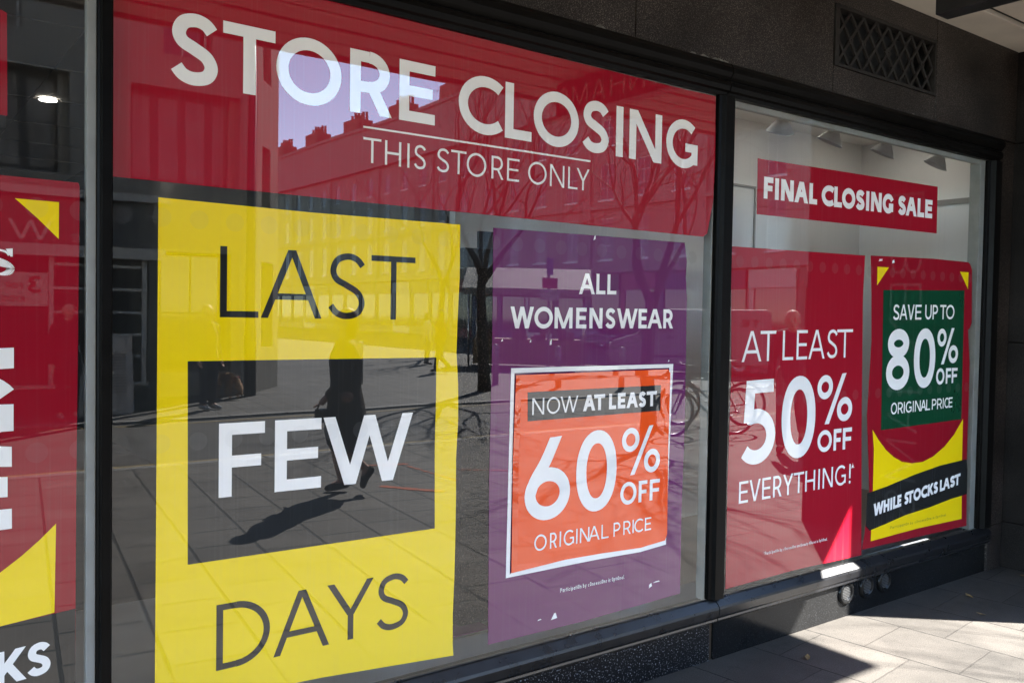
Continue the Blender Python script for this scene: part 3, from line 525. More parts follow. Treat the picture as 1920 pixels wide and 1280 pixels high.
spray(4.35, -5.75, 4.80, -5.62, .05, 26); spray(4.75, -5.5, 4.75, -4.5, .022, 44); spray(4.0, -4.65, 4.35, -4.15, .055, 26); spray(5.1, -5.0, 5.6, -4.6, .03, 20)
struct('road_marking', b, opaint)
b = BM(); b.lathe([(0, .0), (.30, .0), (.30, .004), (.27, .004), (.27, .002), (0, .002)], (7.0, -11.6, .001), n=28); tag(obj('manhole_cover', b, iron), 'round iron manhole cover set in the far pavement', 'manhole cover')

# ------------------------------------------------------------------ the shop building
shop = tag(empty('shop_building'), 'dark granite fronted shop with black framed display windows full of closing posters', 'shop')
Z0, Z1, ZC = .303, 2.70, 3.45
# upper cladding in panels
b = BM(); J = [-6.0, -4.4, -3.0, -1.7, -.45, .80, 1.74, 2.681, 4.122, 5.160, 6.197]
for x0, x1 in zip(J, J[1:]):
    if abs(x0-4.122) < .01:
        b.box(x0+.003, x1-.003, -.020, .02, 2.85, 2.992); b.box(x0+.003, x1-.003, -.0205, .02, 3.322, ZC)
    else: b.box(x0+.003, x1-.003, -.020, .02, 2.85, ZC)
b.box(6.003, 6.197, -.012, .02, .305, 2.846); b.box(6.003, 6.197, -.010, .02, 0, .300)
obj('cladding_panel', b, clad, shop, bevel=.002)
b = BM(); b.box(-6, 6.197, -.013, .015, 2.855, 2.99); b.box(-6, 4.12, -.013, .015, 2.99, ZC); b.box(5.163, 6.197, -.013, .015, 2.99, ZC); obj('panel_joint', b, mortar, shop)
# projecting pier at the right with the name set down its side
b = BM()
for z0, z1 in ((0, .31), (.314, 1.52), (1.524, 2.845), (2.849, ZC)): b.box(6.2, 6.80, -1.56, .25, z0, z1)
pier = obj('pier', b, granite('dark_pier_granite', (.009, .007, .006), (.05, .042, .037), .5, .53, 260, .10, .45, .12), shop, bevel=.004)
metal_l = mat('satin_metal_letter', (.13, .125, .12), .5, metal=.4)
L = Letters(lambda u, v, k: (6.197-k, u, v)); b = None
for ch, zc, hh in (('D', 2.86, .25), ('E', 2.50, .19), ('B', 2.10, .20), ('E', 1.84, .18), ('N', 1.55, .25), ('H', 1.25, .25), ('A', .95, .24), ('M', .62, .30), ('S', .30, .20)):
    L.glyph(ch, lambda u, v, zc=zc, hh=hh: (-.60-v, zc+hh/2-u), hh, .245, .020)
L.build('pier_lettering', metal_l, pier)
# stall riser
b = BM(); b.box(-6, .556, -.0, .25, 0, .19); b.box(.562, 3.272, 0, .25, 0, .19); r1 = obj('stall_riser', b, speckle, shop, bevel=.003)
b = BM(); b.box(3.30, 5.998, 0.001, .25, 0, .19); r2 = obj('stall_riser', b, polish, shop, bevel=.003)
b = BM(); b.box(3.273, 3.299, .012, .2, 0, .19); obj('riser_joint', b, mat('rusty_joint', (.05, .03, .015), .9, var=.4), shop)
for k, xx in enumerate((4.400, 4.603, 4.785)):
    b = BM(); b.lathe([(.0, .002), (.040, .002), (.044, .012), (.060, .015), (.066, .010), (.068, 0)], (xx, .0, .138), (0, -1, 0), 32); v = obj('round_vent', b, polish, shop, True)
    b = BM()
    for i in range(-4, 5):
        w = math.sqrt(max(0, .040**2-(i*.009)**2))
        if w > .006: b.box(xx-w, xx+w, -.0065, -.0035, .138+i*.009-.0022, .138+i*.009+.0022)
    obj('vent_grid', b, mat('dull_vent_metal', (.10, .10, .10), .45, metal=.6), v)
# sills and window frames
SILL = [(.03, .300), (.0, .303), (-.008, .301), (-.036, .270), (-.040, .258), (-.036, .222), (-.028, .212), (-.030, .200), (-.020, .192), (.03, .190)]
HEAD = [(.03, 2.700), (-.012, 2.700), (-.016, 2.716), (-.030, 2.722), (-.036, 2.742), (-.032, 2.762), (-.020, 2.770), (-.036, 2.784), (-.048, 2.802), (-.046, 2.826), (-.030, 2.848), (.03, 2.848)]
def pane(x0, x1, z0, z1, par):
    b = BM(); v = b.box(x0, x1, .002, .010, z0, z1); bmf = b['bm']
    for f in bmf.faces:
        c = f.calc_center_median(); f.material_index = 0 if abs(c.y-.002) < 1e-5 else 1
    return obj('window_pane', b, [GL, CLEAR], par)
def window(x0, x1, jl, jr):
    b = BM(); b.prism(HEAD, jl, jr); f = obj('window_frame', b, blackpaint, shop, bevel=.0015)
    b = BM(); b.prism(SILL, jl, jr); obj('window_sill', b, sillpaint, shop, bevel=.0015)
    pane(x0-.004, x1+.004, Z0-.006, Z1+.006, f); return f
def jamb(x0, x1, par, y0=-.034):
    b = BM(); w = x1-x0
    b.prism([(x0, .03), (x0, -.010), (x0+w*.14, -.014), (x0+w*.2, y0), (x1-w*.2, y0), (x1-w*.14, -.014), (x1, -.010), (x1, .03)], .304, 2.699, 'z')
    return obj('mullion', b, blackpaint, par, bevel=.0015)
w0 = window(-2.20, .522, -2.6, .548); w1 = window(.592, 3.243, .552, 3.292); w2 = window(3.352, 5.862, 3.298, 6.000)
jamb(.548, .591, w1); jamb(3.244, 3.351, w1); jamb(5.863, 5.999, w2, -.045); jamb(-2.6, -2.201, w0)
b = BM(); b.box(.521, .5465, -.006, .030, .304, 2.699); obj('glazing_strip', b, offwhite, w0, bevel=.002)
b = BM(); b.box(3.234, 3.243, .011, .06, .30, 2.70); b.box(5.80, 5.862, .012, .08, .30, 2.70); b.box(3.353, 5.80, .020, .05, 2.672, 2.70); b.box(.593, 3.234, .012, .05, 2.690, 2.70); obj('inner_trim', b, offwhite, w2, bevel=.002)
# flaking paint and old sealant where the head mouldings meet
random.seed(9); pl_ = mat('flaking_paint', (.16, .15, .13), .9, var=.5, vscale=60)
for x0 in (3.02, 3.09, 3.17, 3.24, 3.20, 4.9, 1.9, 2.45):
    b = BM(); w = random.uniform(.02, .07); b.sheet([(x0, 2.851), (x0+w, 2.850), (x0+w*.8, 2.853+random.uniform(.002, .008)), (x0+w*.3, 2.853+random.uniform(.004, .012))], -.0235, .003); obj('paint_flake', b, pl_, shop)
# ventilation grille
gx0, gx1, gz0, gz1 = 4.132, 5.152, 2.996, 3.318
b = BM()
b.box(gx0, gx1, -.024, .03, gz0, gz0+.016); b.box(gx0, gx1, -.024, .03, gz1-.016, gz1); b.box(gx0, gx0+.034, -.0235, .03, gz0+.016, gz1-.016); b.box(gx1-.016, gx1, -.0235, .03, gz0+.016, gz1-.016)
gi0, gi1, gj0, gj1 = gx0+.034, gx1-.016, gz0+.016, gz1-.016; cw, chh = (gi1-gi0)/8, (gj1-gj0)/2
for k in range(-3, 12):
    for sg in (1, -1):
        pl = strip([(gi0+(k)*cw-(0 if sg > 0 else 0), gj0 if sg > 0 else gj1), (gi0+(k+2)*cw, gj1 if sg > 0 else gj0)], .017)[0]
        c = clip(pl, gi0, gj0, gi1, gj1)
        if c: b.sheet(c, -.010-(.0012 if sg > 0 else 0), .012)
for i in (1, 2, 4, 6, 7):
    cx, cz = gi0+i*cw, (gj0+gj1)/2; rr_ = .034 if i == 4 else .020
    b.lathe([(.007, 0), (rr_, 0), (rr_, .010), (.007, .010), (.007, 0)], (cx, -.004, cz), (0, -1, 0), 4 if i == 4 else 12)
gr = obj('ventilation_grille', b, iron, shop)
b = BM(); b.box(gx0, gx1, .10, .11, gz0, gz1); b.box(gx0, gx1, .03, .10, gz1-.004, gz1); b.box(gx0, gx1, .03, .10, gz0, gz0+.004); b.box(gx0, gx0+.004, .03, .10, gz0+.005, gz1-.005); b.box(gx1-.004, gx1, .03, .10, gz0+.005, gz1-.005); obj('grille_recess', b, void, gr)
# canopy: painted boards with open joints, dark void above, fascia
b = BM(); y = -.0; n = 0; ws = [.30, .30, .27, .27, .27, .27, .27, .27, .27, .27, .27]
y = 0
for w in ws:
    for xa, xb in ((-9, -4.2), (-4.2, -1.15), (-1.15, 1.72), (1.72, 4.30), (4.30, 6.80)):
        b.box(xa+.002, xb-.002, -y-w+.042, -y, ZC+(.006 if (n % 2) else 0), ZC+.03); n += 1
    y += w
obj('canopy_soffit', b, soffitm, shop, bevel=.004)
b = BM(); b.box(-9, 6.80, -3.04, .0, ZC+.031, ZC+.30); obj('canopy_slab', b, mat('canopy_concrete', (.03, .028, .026), .8), shop)
b = BM(); b.box(-9, 6.82, -3.075, -3.045, ZC-.012, ZC+.34); b.box(6.801, 6.83, -3.044, 0, ZC-.012, ZC+.34); obj('canopy_fascia', b, mat('fascia_paint', (.45, .43, .40), .5, var=.1), shop)
# body of the building above, beside and behind
stone = mat('pale_render', (.42, .39, .35), .8, var=.12, vscale=1.5)
b = BM(); b.box(-22, 6.80, .03, 12, ZC+.31, 13); b.box(-22, -6.0, -.02, 12, 0, ZC); b.box(6.52, 6.80, .26, 12, 0, ZC+.30); obj('outer_wall', b, stone, shop)
# interior of the display windows
b = BM(); b.box(2.62, 6.5, 1.30, 1.36, .28, 3.20); b.box(6.5, 6.515, .03, 1.30, .28, 3.20); obj('display_wall', b, inwall, shop)
b = BM(); wt = mat('wall_trim_paint', (.26, .25, .235), .6); b.box(5.16, 5.175, 1.290, 1.2985, .3, 2.585); b.box(3.2, 5.175, 1.290, 1.2985, 2.585, 2.60); obj('wall_trim', b, wt, shop); b = BM(); b.box(6.488, 6.4985, .10, 1.23, 2.52, 2.56); obj('wall_trim', b, wt, shop)
b = BM(); b.box(2.62, 6.5, .33, 1.30, 3.06, 3.20); b.box(3.0, 6.5, .03, .33, 2.782, 2.94); b.box(3.0, 6.5, .13, .329, 2.941, 3.20); obj('display_ceiling', b, inceil, shop)
b = BM()
for i in range(4): b.box(3.02, 6.48, .40+i*.22, .412+i*.22, 3.054, 3.061)
obj('ceiling_batten', b, mat('wall_trim_paint', (.26, .25, .235), .6), shop)
b = BM(); b.box(-6, 6.5, .26, 1.5, .20, .292); obj('display_floor', b, carpet, shop)
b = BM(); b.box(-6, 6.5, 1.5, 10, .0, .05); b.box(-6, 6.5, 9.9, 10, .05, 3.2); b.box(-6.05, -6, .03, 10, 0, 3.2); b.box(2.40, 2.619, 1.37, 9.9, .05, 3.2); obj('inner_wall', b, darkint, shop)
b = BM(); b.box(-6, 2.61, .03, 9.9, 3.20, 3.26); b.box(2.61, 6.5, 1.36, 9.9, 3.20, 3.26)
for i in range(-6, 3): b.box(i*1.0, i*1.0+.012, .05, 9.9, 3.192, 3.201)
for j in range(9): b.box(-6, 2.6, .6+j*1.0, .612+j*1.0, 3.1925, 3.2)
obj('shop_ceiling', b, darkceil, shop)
for x, y in ((1.11, 4.57), (2.2, 6.2), (.55, 7.6), (-.6, 3.4)):
    b = BM(); b.lathe([(.060, .0), (.068, -.008), (.08, -.006), (.08, .0)], (x, y, 3.192), n=24); d = obj('downlight', b, offwhite, shop, True)
    b = BM(); b.lathe([(0, 0), (.060, 0), (.060, .006), (0, .006)], (x, y, 3.186), n=24); obj('lamp_disc', b, lampglow, d)
for x in (3.9, 5.0, 6.0):                               # added downlights, unseen above the bulkhead, that brighten the display interior
    b = BM(); b.lathe([(.060, .0), (.068, -.008), (.08, -.006), (.08, .0)], (x, .72, 3.056), n=24); d = obj('downlight', b, offwhite, shop, True)
    b = BM(); b.lathe([(0, 0), (.060, 0), (.060, .006), (0, .006)], (x, .72, 3.050), n=24); obj('lamp_disc', b, lampglow, d)
# ductwork and dark rails under the dim ceiling
b = BM(); b.box(-.1, .42, .9, 1.16, 2.30, 2.36); obj('hanging_tray', b, mat('dark_rail', (.03, .028, .026), .7), shop); b = BM(); b.box(.40, .46, 1.6, 1.66, 2.62, 3.19); obj('ceiling_rail', b, mat('dark_rail', (.03, .028, .026), .7), shop)

# the name sign hung under the canopy, square to the shop front
sgn = tag(empty('projecting_sign', (4.43, -1.5, 3.45)), 'black box sign with pale letters hung from the canopy boards', 'sign')
b = BM(); b.box(-.06, .06, -1.1, 1.07, -.25, -.004); obj('sign_box', b, mat('sign_black', (.010, .010, .011), .35, var=.2), sgn, bevel=.004)
for side in (1, -1):
    L = Letters(lambda u, v, k, side=side: (-side*(.0605+k), -side*u, v))
    if side > 0: L.run('DEBENHAMS', -.55, 1.06, -.205, -.205, .155, .018, .22)
    else: L.run('DEBENHAMS', -1.02, .6, -.205, -.205, .155, .018, .22)
    L.build('sign_lettering', mat('sign_letter', (.55, .54, .50), .5), sgn)

# spot lamps in the second window
greyshade = mat('grey_lamp_shade', (.42, .43, .44), .45, .4, var=.1); lampwhite = mat('white_lamp_body', (.60, .58, .54), .5)
for i, (x, tilt, lab) in enumerate(((4.07, .02, 'grey shaded spot lamp hanging straight down'), (4.56, .42, 'tilted grey spot lamp next to the straight hanging one'),
        (5.11, .40, 'tilted grey spot lamp above the words CLOSING SALE on the red strip'), (5.75, .46, 'tilted grey spot lamp nearest the pale window jamb'))):
    s = tag(empty('spot_lamp', (x, .25, 2.781)), lab, 'lamp', 'spot lamps under the window ceiling'); s.scale = (1.12, 1.12, 1.1)
    b = BM(); b.lathe([(0, 0), (.034, 0), (.036, -.03), (.034, -.036), (0, -.036)], n=20); b.box(.030, .05, -.012, .012, -.03, -.012); obj('lamp_mount', b, lampwhite, s, True)
    M = Matrix.Translation((0, 0, -.030)) @ Matrix.Rotation(.42, 4, 'X') @ Matrix.Rotation(tilt-.22, 4, 'Y')
    b = BM(); b.lathe([(0, .0), (.026, -.002), (.034, -.014), (.050, -.034), (.066, -.060), (.071, -.064), (.066, -.062), (.046, -.034), (.03, -.016), (0, -.01)], n=28); b.xform(M); obj('lamp_shade', b, greyshade, s, True)
    b = BM(); b.ball((0, 0, -.034), .02); b.xform(M); obj('bulb', b, lampwhite, s, True)

# things standing inside the windows
col = tag(empty('display_column', (2.16, .46, .292)), 'dark speckled display column standing between the yellow and purple posters', 'column')
b = BM(); b.box(-.085, .07, -.09, .12, 0, 1.56); obj('shaft', b, granite('dark_brown_stone', (.02, .017, .015), (.13, .10, .085), .6, .55, 120, .3, .3), col)
b = BM(); b.prism([(-.10, 1.56), (-.115, 1.60), (-.13, 1.64), (.14, 1.64), (.12, 1.60), (.10, 1.56)], -.11, .10); obj('capital', b, mat('dark_capital', (.03, .027, .025), .6), col)
brd = tag(empty('display_board', (2.42, .62, .80)), 'slate blue lettered board half hidden behind the purple poster', 'board')
b = BM(); b.box(-.10, .30, 0, .02, 0, 1.24); bo = obj('panel', b, mat('slate_blue_board', (.075, .085, .115), .6, var=.15), brd)
L = Letters(lambda u, v, k: (u, -.001-k, v))
for tx, z, hh in (('L', 1.03, .065), ('TO', .60, .034), ('H', .42, .034)): L.run(tx, -.03, -.03+.05*len(tx)*hh/.04, z, z, hh, .006)
L.build('lettering', mat('dark_lettering', (.012, .012, .014), .6), bo)
mt_ = tag(empty('floor_mat', (2.02, .30, .293)), 'purple sheet lying on the display floor behind the yellow poster', 'mat')
b = BM(); b.box(-.28, .16, -.02, .10, 0, .004); obj('sheet', b, vinyl('floor_sheet', (.20, .03, .14)), mt_)

# ------------------------------------------------------------------ posters
YB = .0006
def poster(name, label, cat, key, m, y=YB, group=None):
    b = BM(); b.sheet(POLY[key], y); o = obj(name, b, m); tag(o, label, cat, group); return o
def panel(name, parent, pts, m, y):
    b = BM(); b.sheet(pts, y, .0003); return obj(name, b, m, parent)
def letters(parent, m, y, *keys, name='lettering', extra=None):
    L = Letters(lambda u, v, k: (u, y-k, v))
    for k in keys: L.measured(*TEXT[k])
    if extra: extra(L)
    return L.build(name, m, parent)
def flecks(parent, pts, y, m=None):
    random.seed(len(pts)*7+3); q = .9949
    for i, (x, z, w, h) in enumerate(pts):
        x, z, w, h = x*q, 1.65+(z-1.65)*q, w*.75, h*.75; b = BM()
        b.sheet([(x+random.uniform(-.2, .2)*w, z), (x+w, z+random.uniform(0, .4)*h), (x+w*random.uniform(.7, 1), z+h), (x+random.uniform(.1, .5)*w, z+h*random.uniform(.5, 1))], y, .0003); obj('torn_spot', b, m or WHT, parent)

p = poster('banner', 'wide red banner reading STORE CLOSING THIS STORE ONLY along the window top', 'banner', 'banner', RED)
letters(p, LW, YB-.0006, 'store', 'this'); panel('rule', p, POLY['rule'], WHT, YB-.0005)
p = poster('poster', 'large yellow poster reading LAST FEW DAYS with a black middle panel', 'poster', 'yellow', YEL)
panel('black_panel', p, POLY['few'], BLK, YB-.0005); letters(p, LB, YB-.0006, 'last', 'days', name='black_lettering'); letters(p, LW, YB-.0012, 'few', name='white_lettering')
p = poster('poster', 'purple poster reading ALL WOMENSWEAR beside the yellow one', 'poster', 'purple', PUR)
def fine_p(L): L.run('Participation by concessions is optional.', 2.333, 2.701, .498, .496, .017, .0022, .16, .3)
letters(p, LW, YB-.0006, 'all', 'womenswear', extra=fine_p)
flecks(p, [(2.02, 1.545, .012, .015), (2.16, 1.54, .012, .016), (2.265, 1.53, .013, .03), (2.495, 1.972, .014, .03), (2.96, 1.448, .012, .012), (2.225, .395, .03, .008), (2.30, .385, .04, .035), (2.865, .420, .03, .03), (2.90, .44, .05, .008)], YB-.0007)
p = poster('card', 'white backing card fixed on the purple poster, behind the orange sale card', 'card', 'whitecard', WHT, YB-.0016)
panel('shadow_border', p, [(2.076, 1.420), (2.953, 1.422), (2.955, 1.381), (2.100, 1.377), (2.090, .635), (2.069, .617)], PUR2, YB-.0021)  # dark purple strip, paints the shadow line along the orange card's top and left
b = BM()                                                   # the orange card has sagged: it stands off at its foot and left edge
pts = POLY['orange']; ct = (2.517, 1.02)
A = BM(); bmA = A['bm']; rings = []
for s_, yy in ((1.0, YB-.0032), (.93, YB-.0030)): rings.append([bmA.verts.new((ct[0]+(x-ct[0])*s_, yy-(.004*max(0, (2.14-x)/.07) if s_ == 1 and x < 2.14 else 0), ct[1]+(z-ct[1])*s_)) for x, z in pts])
for k in range(len(pts)): bmA.faces.new((rings[0][k], rings[0][(k+1) % len(pts)], rings[1][(k+1) % len(pts)], rings[1][k]))
bmA.faces.new(rings[1])
p = obj('card', A, ORA); tag(p, 'orange card reading NOW AT LEAST 60% OFF ORIGINAL PRICE', 'card')
md = p.modifiers.new('solid', 'SOLIDIFY'); md.thickness = .0004; md.offset = 0
panel('black_band', p, POLY['nowband'], BLK, YB-.0038); letters(p, LW, YB-.0045, 'now', 'atleast_small', 'sixty', 'sixty_pct_a', 'sixty_pct_b', 'sixty_pct_s', 'sixty_off', 'orig_o')
p = poster('poster', 'tall red poster reading AT LEAST 50% OFF EVERYTHING!', 'poster', 'red50', RED)
def fine_r(L): L.run('*Participation by concessions and beauty houses is optional.', 3.671, 4.213, .455, .455, .016, .0022, .16, .3)
letters(p, LW, YB-.0006, 'least50', 'fifty', 'fifty_pct_a', 'fifty_pct_b', 'fifty_pct_s', 'fifty_off', 'everything', extra=fine_r)
p = poster('poster', 'crumpled crimson and yellow poster with a green card and a black strip stuck on it', 'poster', 'red80', CRIM)
for k in ('tri_l', 'tri_r', 'smile'): panel('yellow_shape', p, POLY[k], YEL, YB-.0005)
flecks(p, [(4.66, 1.99, .05, .02), (4.80, 1.985, .035, .03)], YB-.0007)
p2 = poster('card', 'dark green card reading SAVE UP TO 80% OFF ORIGINAL PRICE', 'card', 'green', GRN, YB-.0018)
letters(p2, LW, YB-.0024, 'save', 'eighty', 'eighty_pct_a', 'eighty_pct_b', 'eighty_pct_s', 'eighty_off', 'orig_g')
p3 = poster('paper_strip', 'slanting black strip reading WHILE STOCKS LAST across the crimson poster', 'strip', 'strip', BLK, YB-.0016)
letters(p3, LW, YB-.0022, 'while')
L = Letters(lambda u, v, k: (u, YB-.0010-k, v)); L.run('Participation by concessions is optional', 4.835, 5.472, .434, .434, .016, .0022, .16, .3); L.build('small_print', mat('grey_print', (.15, .12, .02), .6), p)
p = poster('paper_strip', 'red strip reading FINAL CLOSING SALE stuck up below the spot lamps', 'strip', 'final_strip', RED)
letters(p, LW, YB-.0006, 'final')
p = poster('poster', 'crimson poster with large cropped white letters in the narrow end window', 'poster', 'lposter', CRIM)
panel('yellow_shape', p, POLY['ltri'], YEL, YB-.0005); panel('yellow_shape', p, POLY['lsmile'], YEL, YB-.0005); panel('black_panel', p, POLY['lblack'], BLK, YB-.0006)
letters(p, LW, YB-.0014, 'serif_s', 'big_l', 'big_g', 'big_e', 'ks')
poster('poster', 'small plain crimson poster above the one with cropped white letters', 'poster', 'ltop', CRIM)

# ================================================================== across the street (what the glass reflects)
def quadwall(b, P0, P1, z0, z1, holes, th=.3, mi=0):
    """a wall face from P0 to P1 (ground points) as a grid of blocks that leaves real openings; holes = [(u0,u1,z0,z1)] in metres along the wall"""
    P0 = Vector((*P0, 0)); P1 = Vector((*P1, 0)); d = (P1-P0); Lw = d.length; d.normalize(); nrm = Vector((-d.y, d.x, 0))
    us = sorted({0, Lw, *[h[0] for h in holes], *[h[1] for h in holes]}); zs = sorted({z0, z1, *[h[2] for h in holes], *[h[3] for h in holes]})
    bm = b['bm']
    def solid(u, z): return not any(h[0] < u < h[1] and h[2] < z < h[3] for h in holes)
    for i in range(len(us)-1):
        j = 0
        while j < len(zs)-1:
            if not solid((us[i]+us[i+1])/2, (zs[j]+zs[j+1])/2): j += 1; continue
            k = j
            while k+1 < len(zs)-1 and solid((us[i]+us[i+1])/2, (zs[k+1]+zs[k+2])/2): k += 1
            A, B = P0+d*us[i], P0+d*us[i+1]; a0, b0 = zs[j], zs[k+1]
            v = [bm.verts.new(p+Vector((0, 0, z))) for p in (A, B, B-nrm*th, A-nrm*th) for z in (a0, b0)]
            for q in ((0, 2, 3, 1), (4, 6, 7, 5), (1, 3, 5, 7), (0, 6, 4, 2), (0, 1, 7, 6), (2, 4, 5, 3)):
                f = bm.faces.new([v[x] for x in q]); f.material_index = mi
            j = k+1
    return d, nrm
wglass = mat('far_window_glass', (.020, .024, .028), .06, .6)
winwood = mat('white_window_wood', (.62, .60, .56), .5); darkwood = mat('dark_window_wood', (.04, .035, .03), .5)
def fit(o, P, d, nrm):                                     # local x along the wall, local -y out of the wall
    o.matrix_local = Matrix((( d.x, -nrm.x, 0, P.x), (d.y, -nrm.y, 0, P.y), (0, 0, 1, P.z), (0, 0, 0, 1)))
WCACHE = {}
blindm = mat('blind_behind_glass', (.13, .115, .10), .35, .5, var=.5, vscale=2.2)
def far_window(parent, P, d, nrm, w, h, nx, nz, frame=winwood, fr=.05, pm=None):
    key = (round(w, 2), round(h, 2), nx, nz, frame.name); pm = pm or wglass
    if key not in WCACHE:
        b = BM()
        for x0, x1, z0, z1 in [(0, fr, 0, h), (w-fr, w, 0, h), (fr, w-fr, 0, fr), (fr, w-fr, h-fr, h)]: b.box(x0, x1, .08, .14, z0, z1)
        mw = .016 if fr < .1 else .07
        for i in range(1, nx): b.box(w*i/nx-mw, w*i/nx+mw, .085, .135, fr, h-fr)
        for j in range(1, nz): b.box(fr, w-fr, .088, .132, h*j/nz-.016, h*j/nz+.016)
        b.box(-.08, w+.08, -.05, .079, -.09, 0)
        f = obj('window', b, frame); b = BM(); b.box(.01, w-.01, .10, .112, .01, h-.01); g = obj('pane', b, pm, f); WCACHE[key] = f
    else:
        f = WCACHE[key].copy(); COL.objects.link(f); g = WCACHE[key].children[0].copy(); COL.objects.link(g); g.parent = f
    f.parent = parent; fit(f, P, d, nrm); return f

# --- the rendered corner building with the shop below
cream = mat('cream_stucco', (.23, .205, .17), .85, var=.12, vscale=1.2, bump=.05, bscale=20); trimst = mat('pale_stone_trim', (.26, .235, .195), .8, var=.1)
A = tag(empty('corner_building', (0, 0, 0)), 'cream rendered corner building with tall dark glazing, across the road from the dog', 'building')
H1 = [(-14.0+18, -14.0+18, 0, 0)]
YA = -14.5; XA0, XA1 = -16.0, 6.05
ho = [(19.9, 21.9, 4.0, 5.75), (20.45, 21.35, 6.35, 7.7), (17.2, 18.2, 6.35, 7.7), (13.9, 14.9, 6.35, 7.7), (10.6, 11.6, 6.35, 7.7), (16.2, 18.9, 4.0, 5.75), (12.6, 15.2, 4.0, 5.75), (9, 11.6, 4.0, 5.75), (20.4, 21.75, .45, 2.7), (20.45, 21.35, 8.8, 9.9), (17.2, 18.2, 8.8, 9.9), (13.9, 14.9, 8.8, 9.9)]
b = BM(); d, nn = quadwall(b, (XA1, YA), (XA0, YA), 0, 11, [(22.05-h[1], 22.05-h[0], h[2], h[3]) for h in ho])
d2, nn2 = quadwall(b, (6.95, YA-1.15), (XA1, YA), 0, 11, [(.55, 1.1, 3.75, 5.0), (.55, 1.1, 6.3, 7.5), (.35, 1.1, .9, 2.6)])
b.box(6.65, 6.95, -30, YA-1.16, 0, 11); b.box(XA0, XA0+.3, -30, YA-.31, 0, 11); b.box(XA0, 6.95, -30.3, -30, 0, 11)
obj('wall', b, cream, A)
b = BM(); b.box(XA0-.1, 7.0, -30.3, YA-1.0, 11, 11.3); obj('roof', b, mat('lead_roof', (.12, .12, .13), .6), A)
dA, nA = Vector((-1, 0, 0)), Vector((0, -1, 0))
nA = Vector((0, 1, 0))
def wA(h, nx, nz, fr=darkwood):                             # local x runs towards +X here so that -y faces the street
    f = far_window(A, Vector((0, 0, 0)), Vector((1, 0, 0)), Vector((0, -1, 0)), h[1]-h[0], h[3]-h[2], nx, nz, fr, .11 if h[2] == 4.0 else .05, blindm if h[2] == 4.0 else None)
    f.matrix_local = Matrix(((-1, 0, 0, XA0+h[1]), (0, -1, 0, YA), (0, 0, 1, h[2]), (0, 0, 0, 1)))
for h in ho: wA(h, 4 if h[2] == 4.0 else 2, 1 if h[2] == 4.0 else 2, darkwood if h[2] < 5 else winwood)
u2 = (Vector((XA1, YA, 0))-Vector((6.95, YA-1.15, 0))).normalized()
for z0, z1 in ((3.75, 5.0), (6.3, 7.5)):
    f = far_window(A, Vector((0, 0, 0)), Vector((1, 0, 0)), Vector((0, -1, 0)), .55, z1-z0, 1, 2, winwood)
    P = Vector((6.95, YA-1.15, 0))+u2*.55; out = Vector((.80, .60, 0)); out = Vector((-u2.y, u2.x, 0)); out = out if out.y > 0 else -out
    f.matrix_local = Matrix(((u2.x, -out.x, 0, P.x), (u2.y, -out.y, 0, P.y), (0, 0, 1, z0), (0, 0, 0, 1)))
b = BM()
for z, dep, hh in ((3.45, .20, .22), (5.95, .16, .14), (8.3, .12, .10), (10.7, .30, .3)):
    b.box(XA0, XA1+.05, YA+.001, YA+dep, z, z+hh)
    A0, A1 = Vector((XA1, YA, 0)), Vector((6.95, YA-1.15, 0)); o2 = out
    pts = [A0+o2*.001, A1+o2*.001, A1+o2*dep, A0+o2*dep]
    b.prism([(p.x, p.y) for p in pts], z+.003, z+hh-.003, 'z')
obj('cornice', b, trimst, A)
b = BM()
for x in (5.95, 3.80, 2.95): b.box(x-.22, x+.0, YA+.0015, YA+.09, 0, 3.44); b.box(x-.2, x-.02, YA+.0015, YA+.07, 3.68, 5.94)
for k in range(14): b.box(6.955, 6.985, YA-1.5, YA-1.16-.10*(k % 2), .3+k*.75, .3+k*.75+.5)
obj('pilaster', b, trimst, A)
b = BM(); b.box(4.65, 5.05, YA+.01, YA+.05, 5.80, 5.94); b.lathe([(0, 0), (.17, 0), (.15, .05), (.08, .06), (0, .08)], (4.85, YA+.01, 5.30+.62), (0, 1, 0), 16); obj('crest', b, trimst, A)
# --- projecting shop bay of the same building: white glazing bars, fascia, posters
bay = tag(empty('shop_bay'), 'shop bay with white glazing bars across the road, behind the leaning board', 'shop front')
YBAY = -12.15; dark_sf = mat('dark_shop_paint', (.030, .034, .04), .4, var=.2); sfw = mat('white_shop_bar', (.36, .345, .315), .5)
b = BM(); b.box(-9, 3.90, YBAY-2.2, YBAY-.0, 3.0, 3.42); b.box(3.72, 3.90, YBAY-2.2, YBAY, .0, 3.0); b.box(-9, 3.72, YBAY-.25, YBAY, 0, .42); b.box(-9, 3.72, YBAY-.25, YBAY-.001, 2.60, 3.0); b.box(-9, 3.72, YBAY-2.3, YBAY-2.2, 0, 3.0); obj('shop_wall', b, dark_sf, bay)
b = BM(); b.box(-9, 3.94, YBAY+.002, YBAY+.10, 2.42, 2.60); b.box(-9, 3.98, YBAY+.002, YBAY+.16, 3.34, 3.46)
for x in (3.62, 2.95, 2.25, 1.30, .3, -.8, -2, -3.5): b.box(x, x+.07, YBAY-.08, YBAY+.0, .42, 2.42)
for z in (.86, 1.20, 1.56, 1.92, 2.28): b.box(2.32, 3.62, YBAY-.07, YBAY-.02, z, z+.045)
b.box(-9, 3.70, YBAY+.002, YBAY+.07, .40, .46); obj('glazing_bar', b, sfw, bay)
b = BM(); b.box(-9, 3.72, YBAY-.055, YBAY-.045, .42, 2.42); obj('shop_pane', b, wglass, bay)
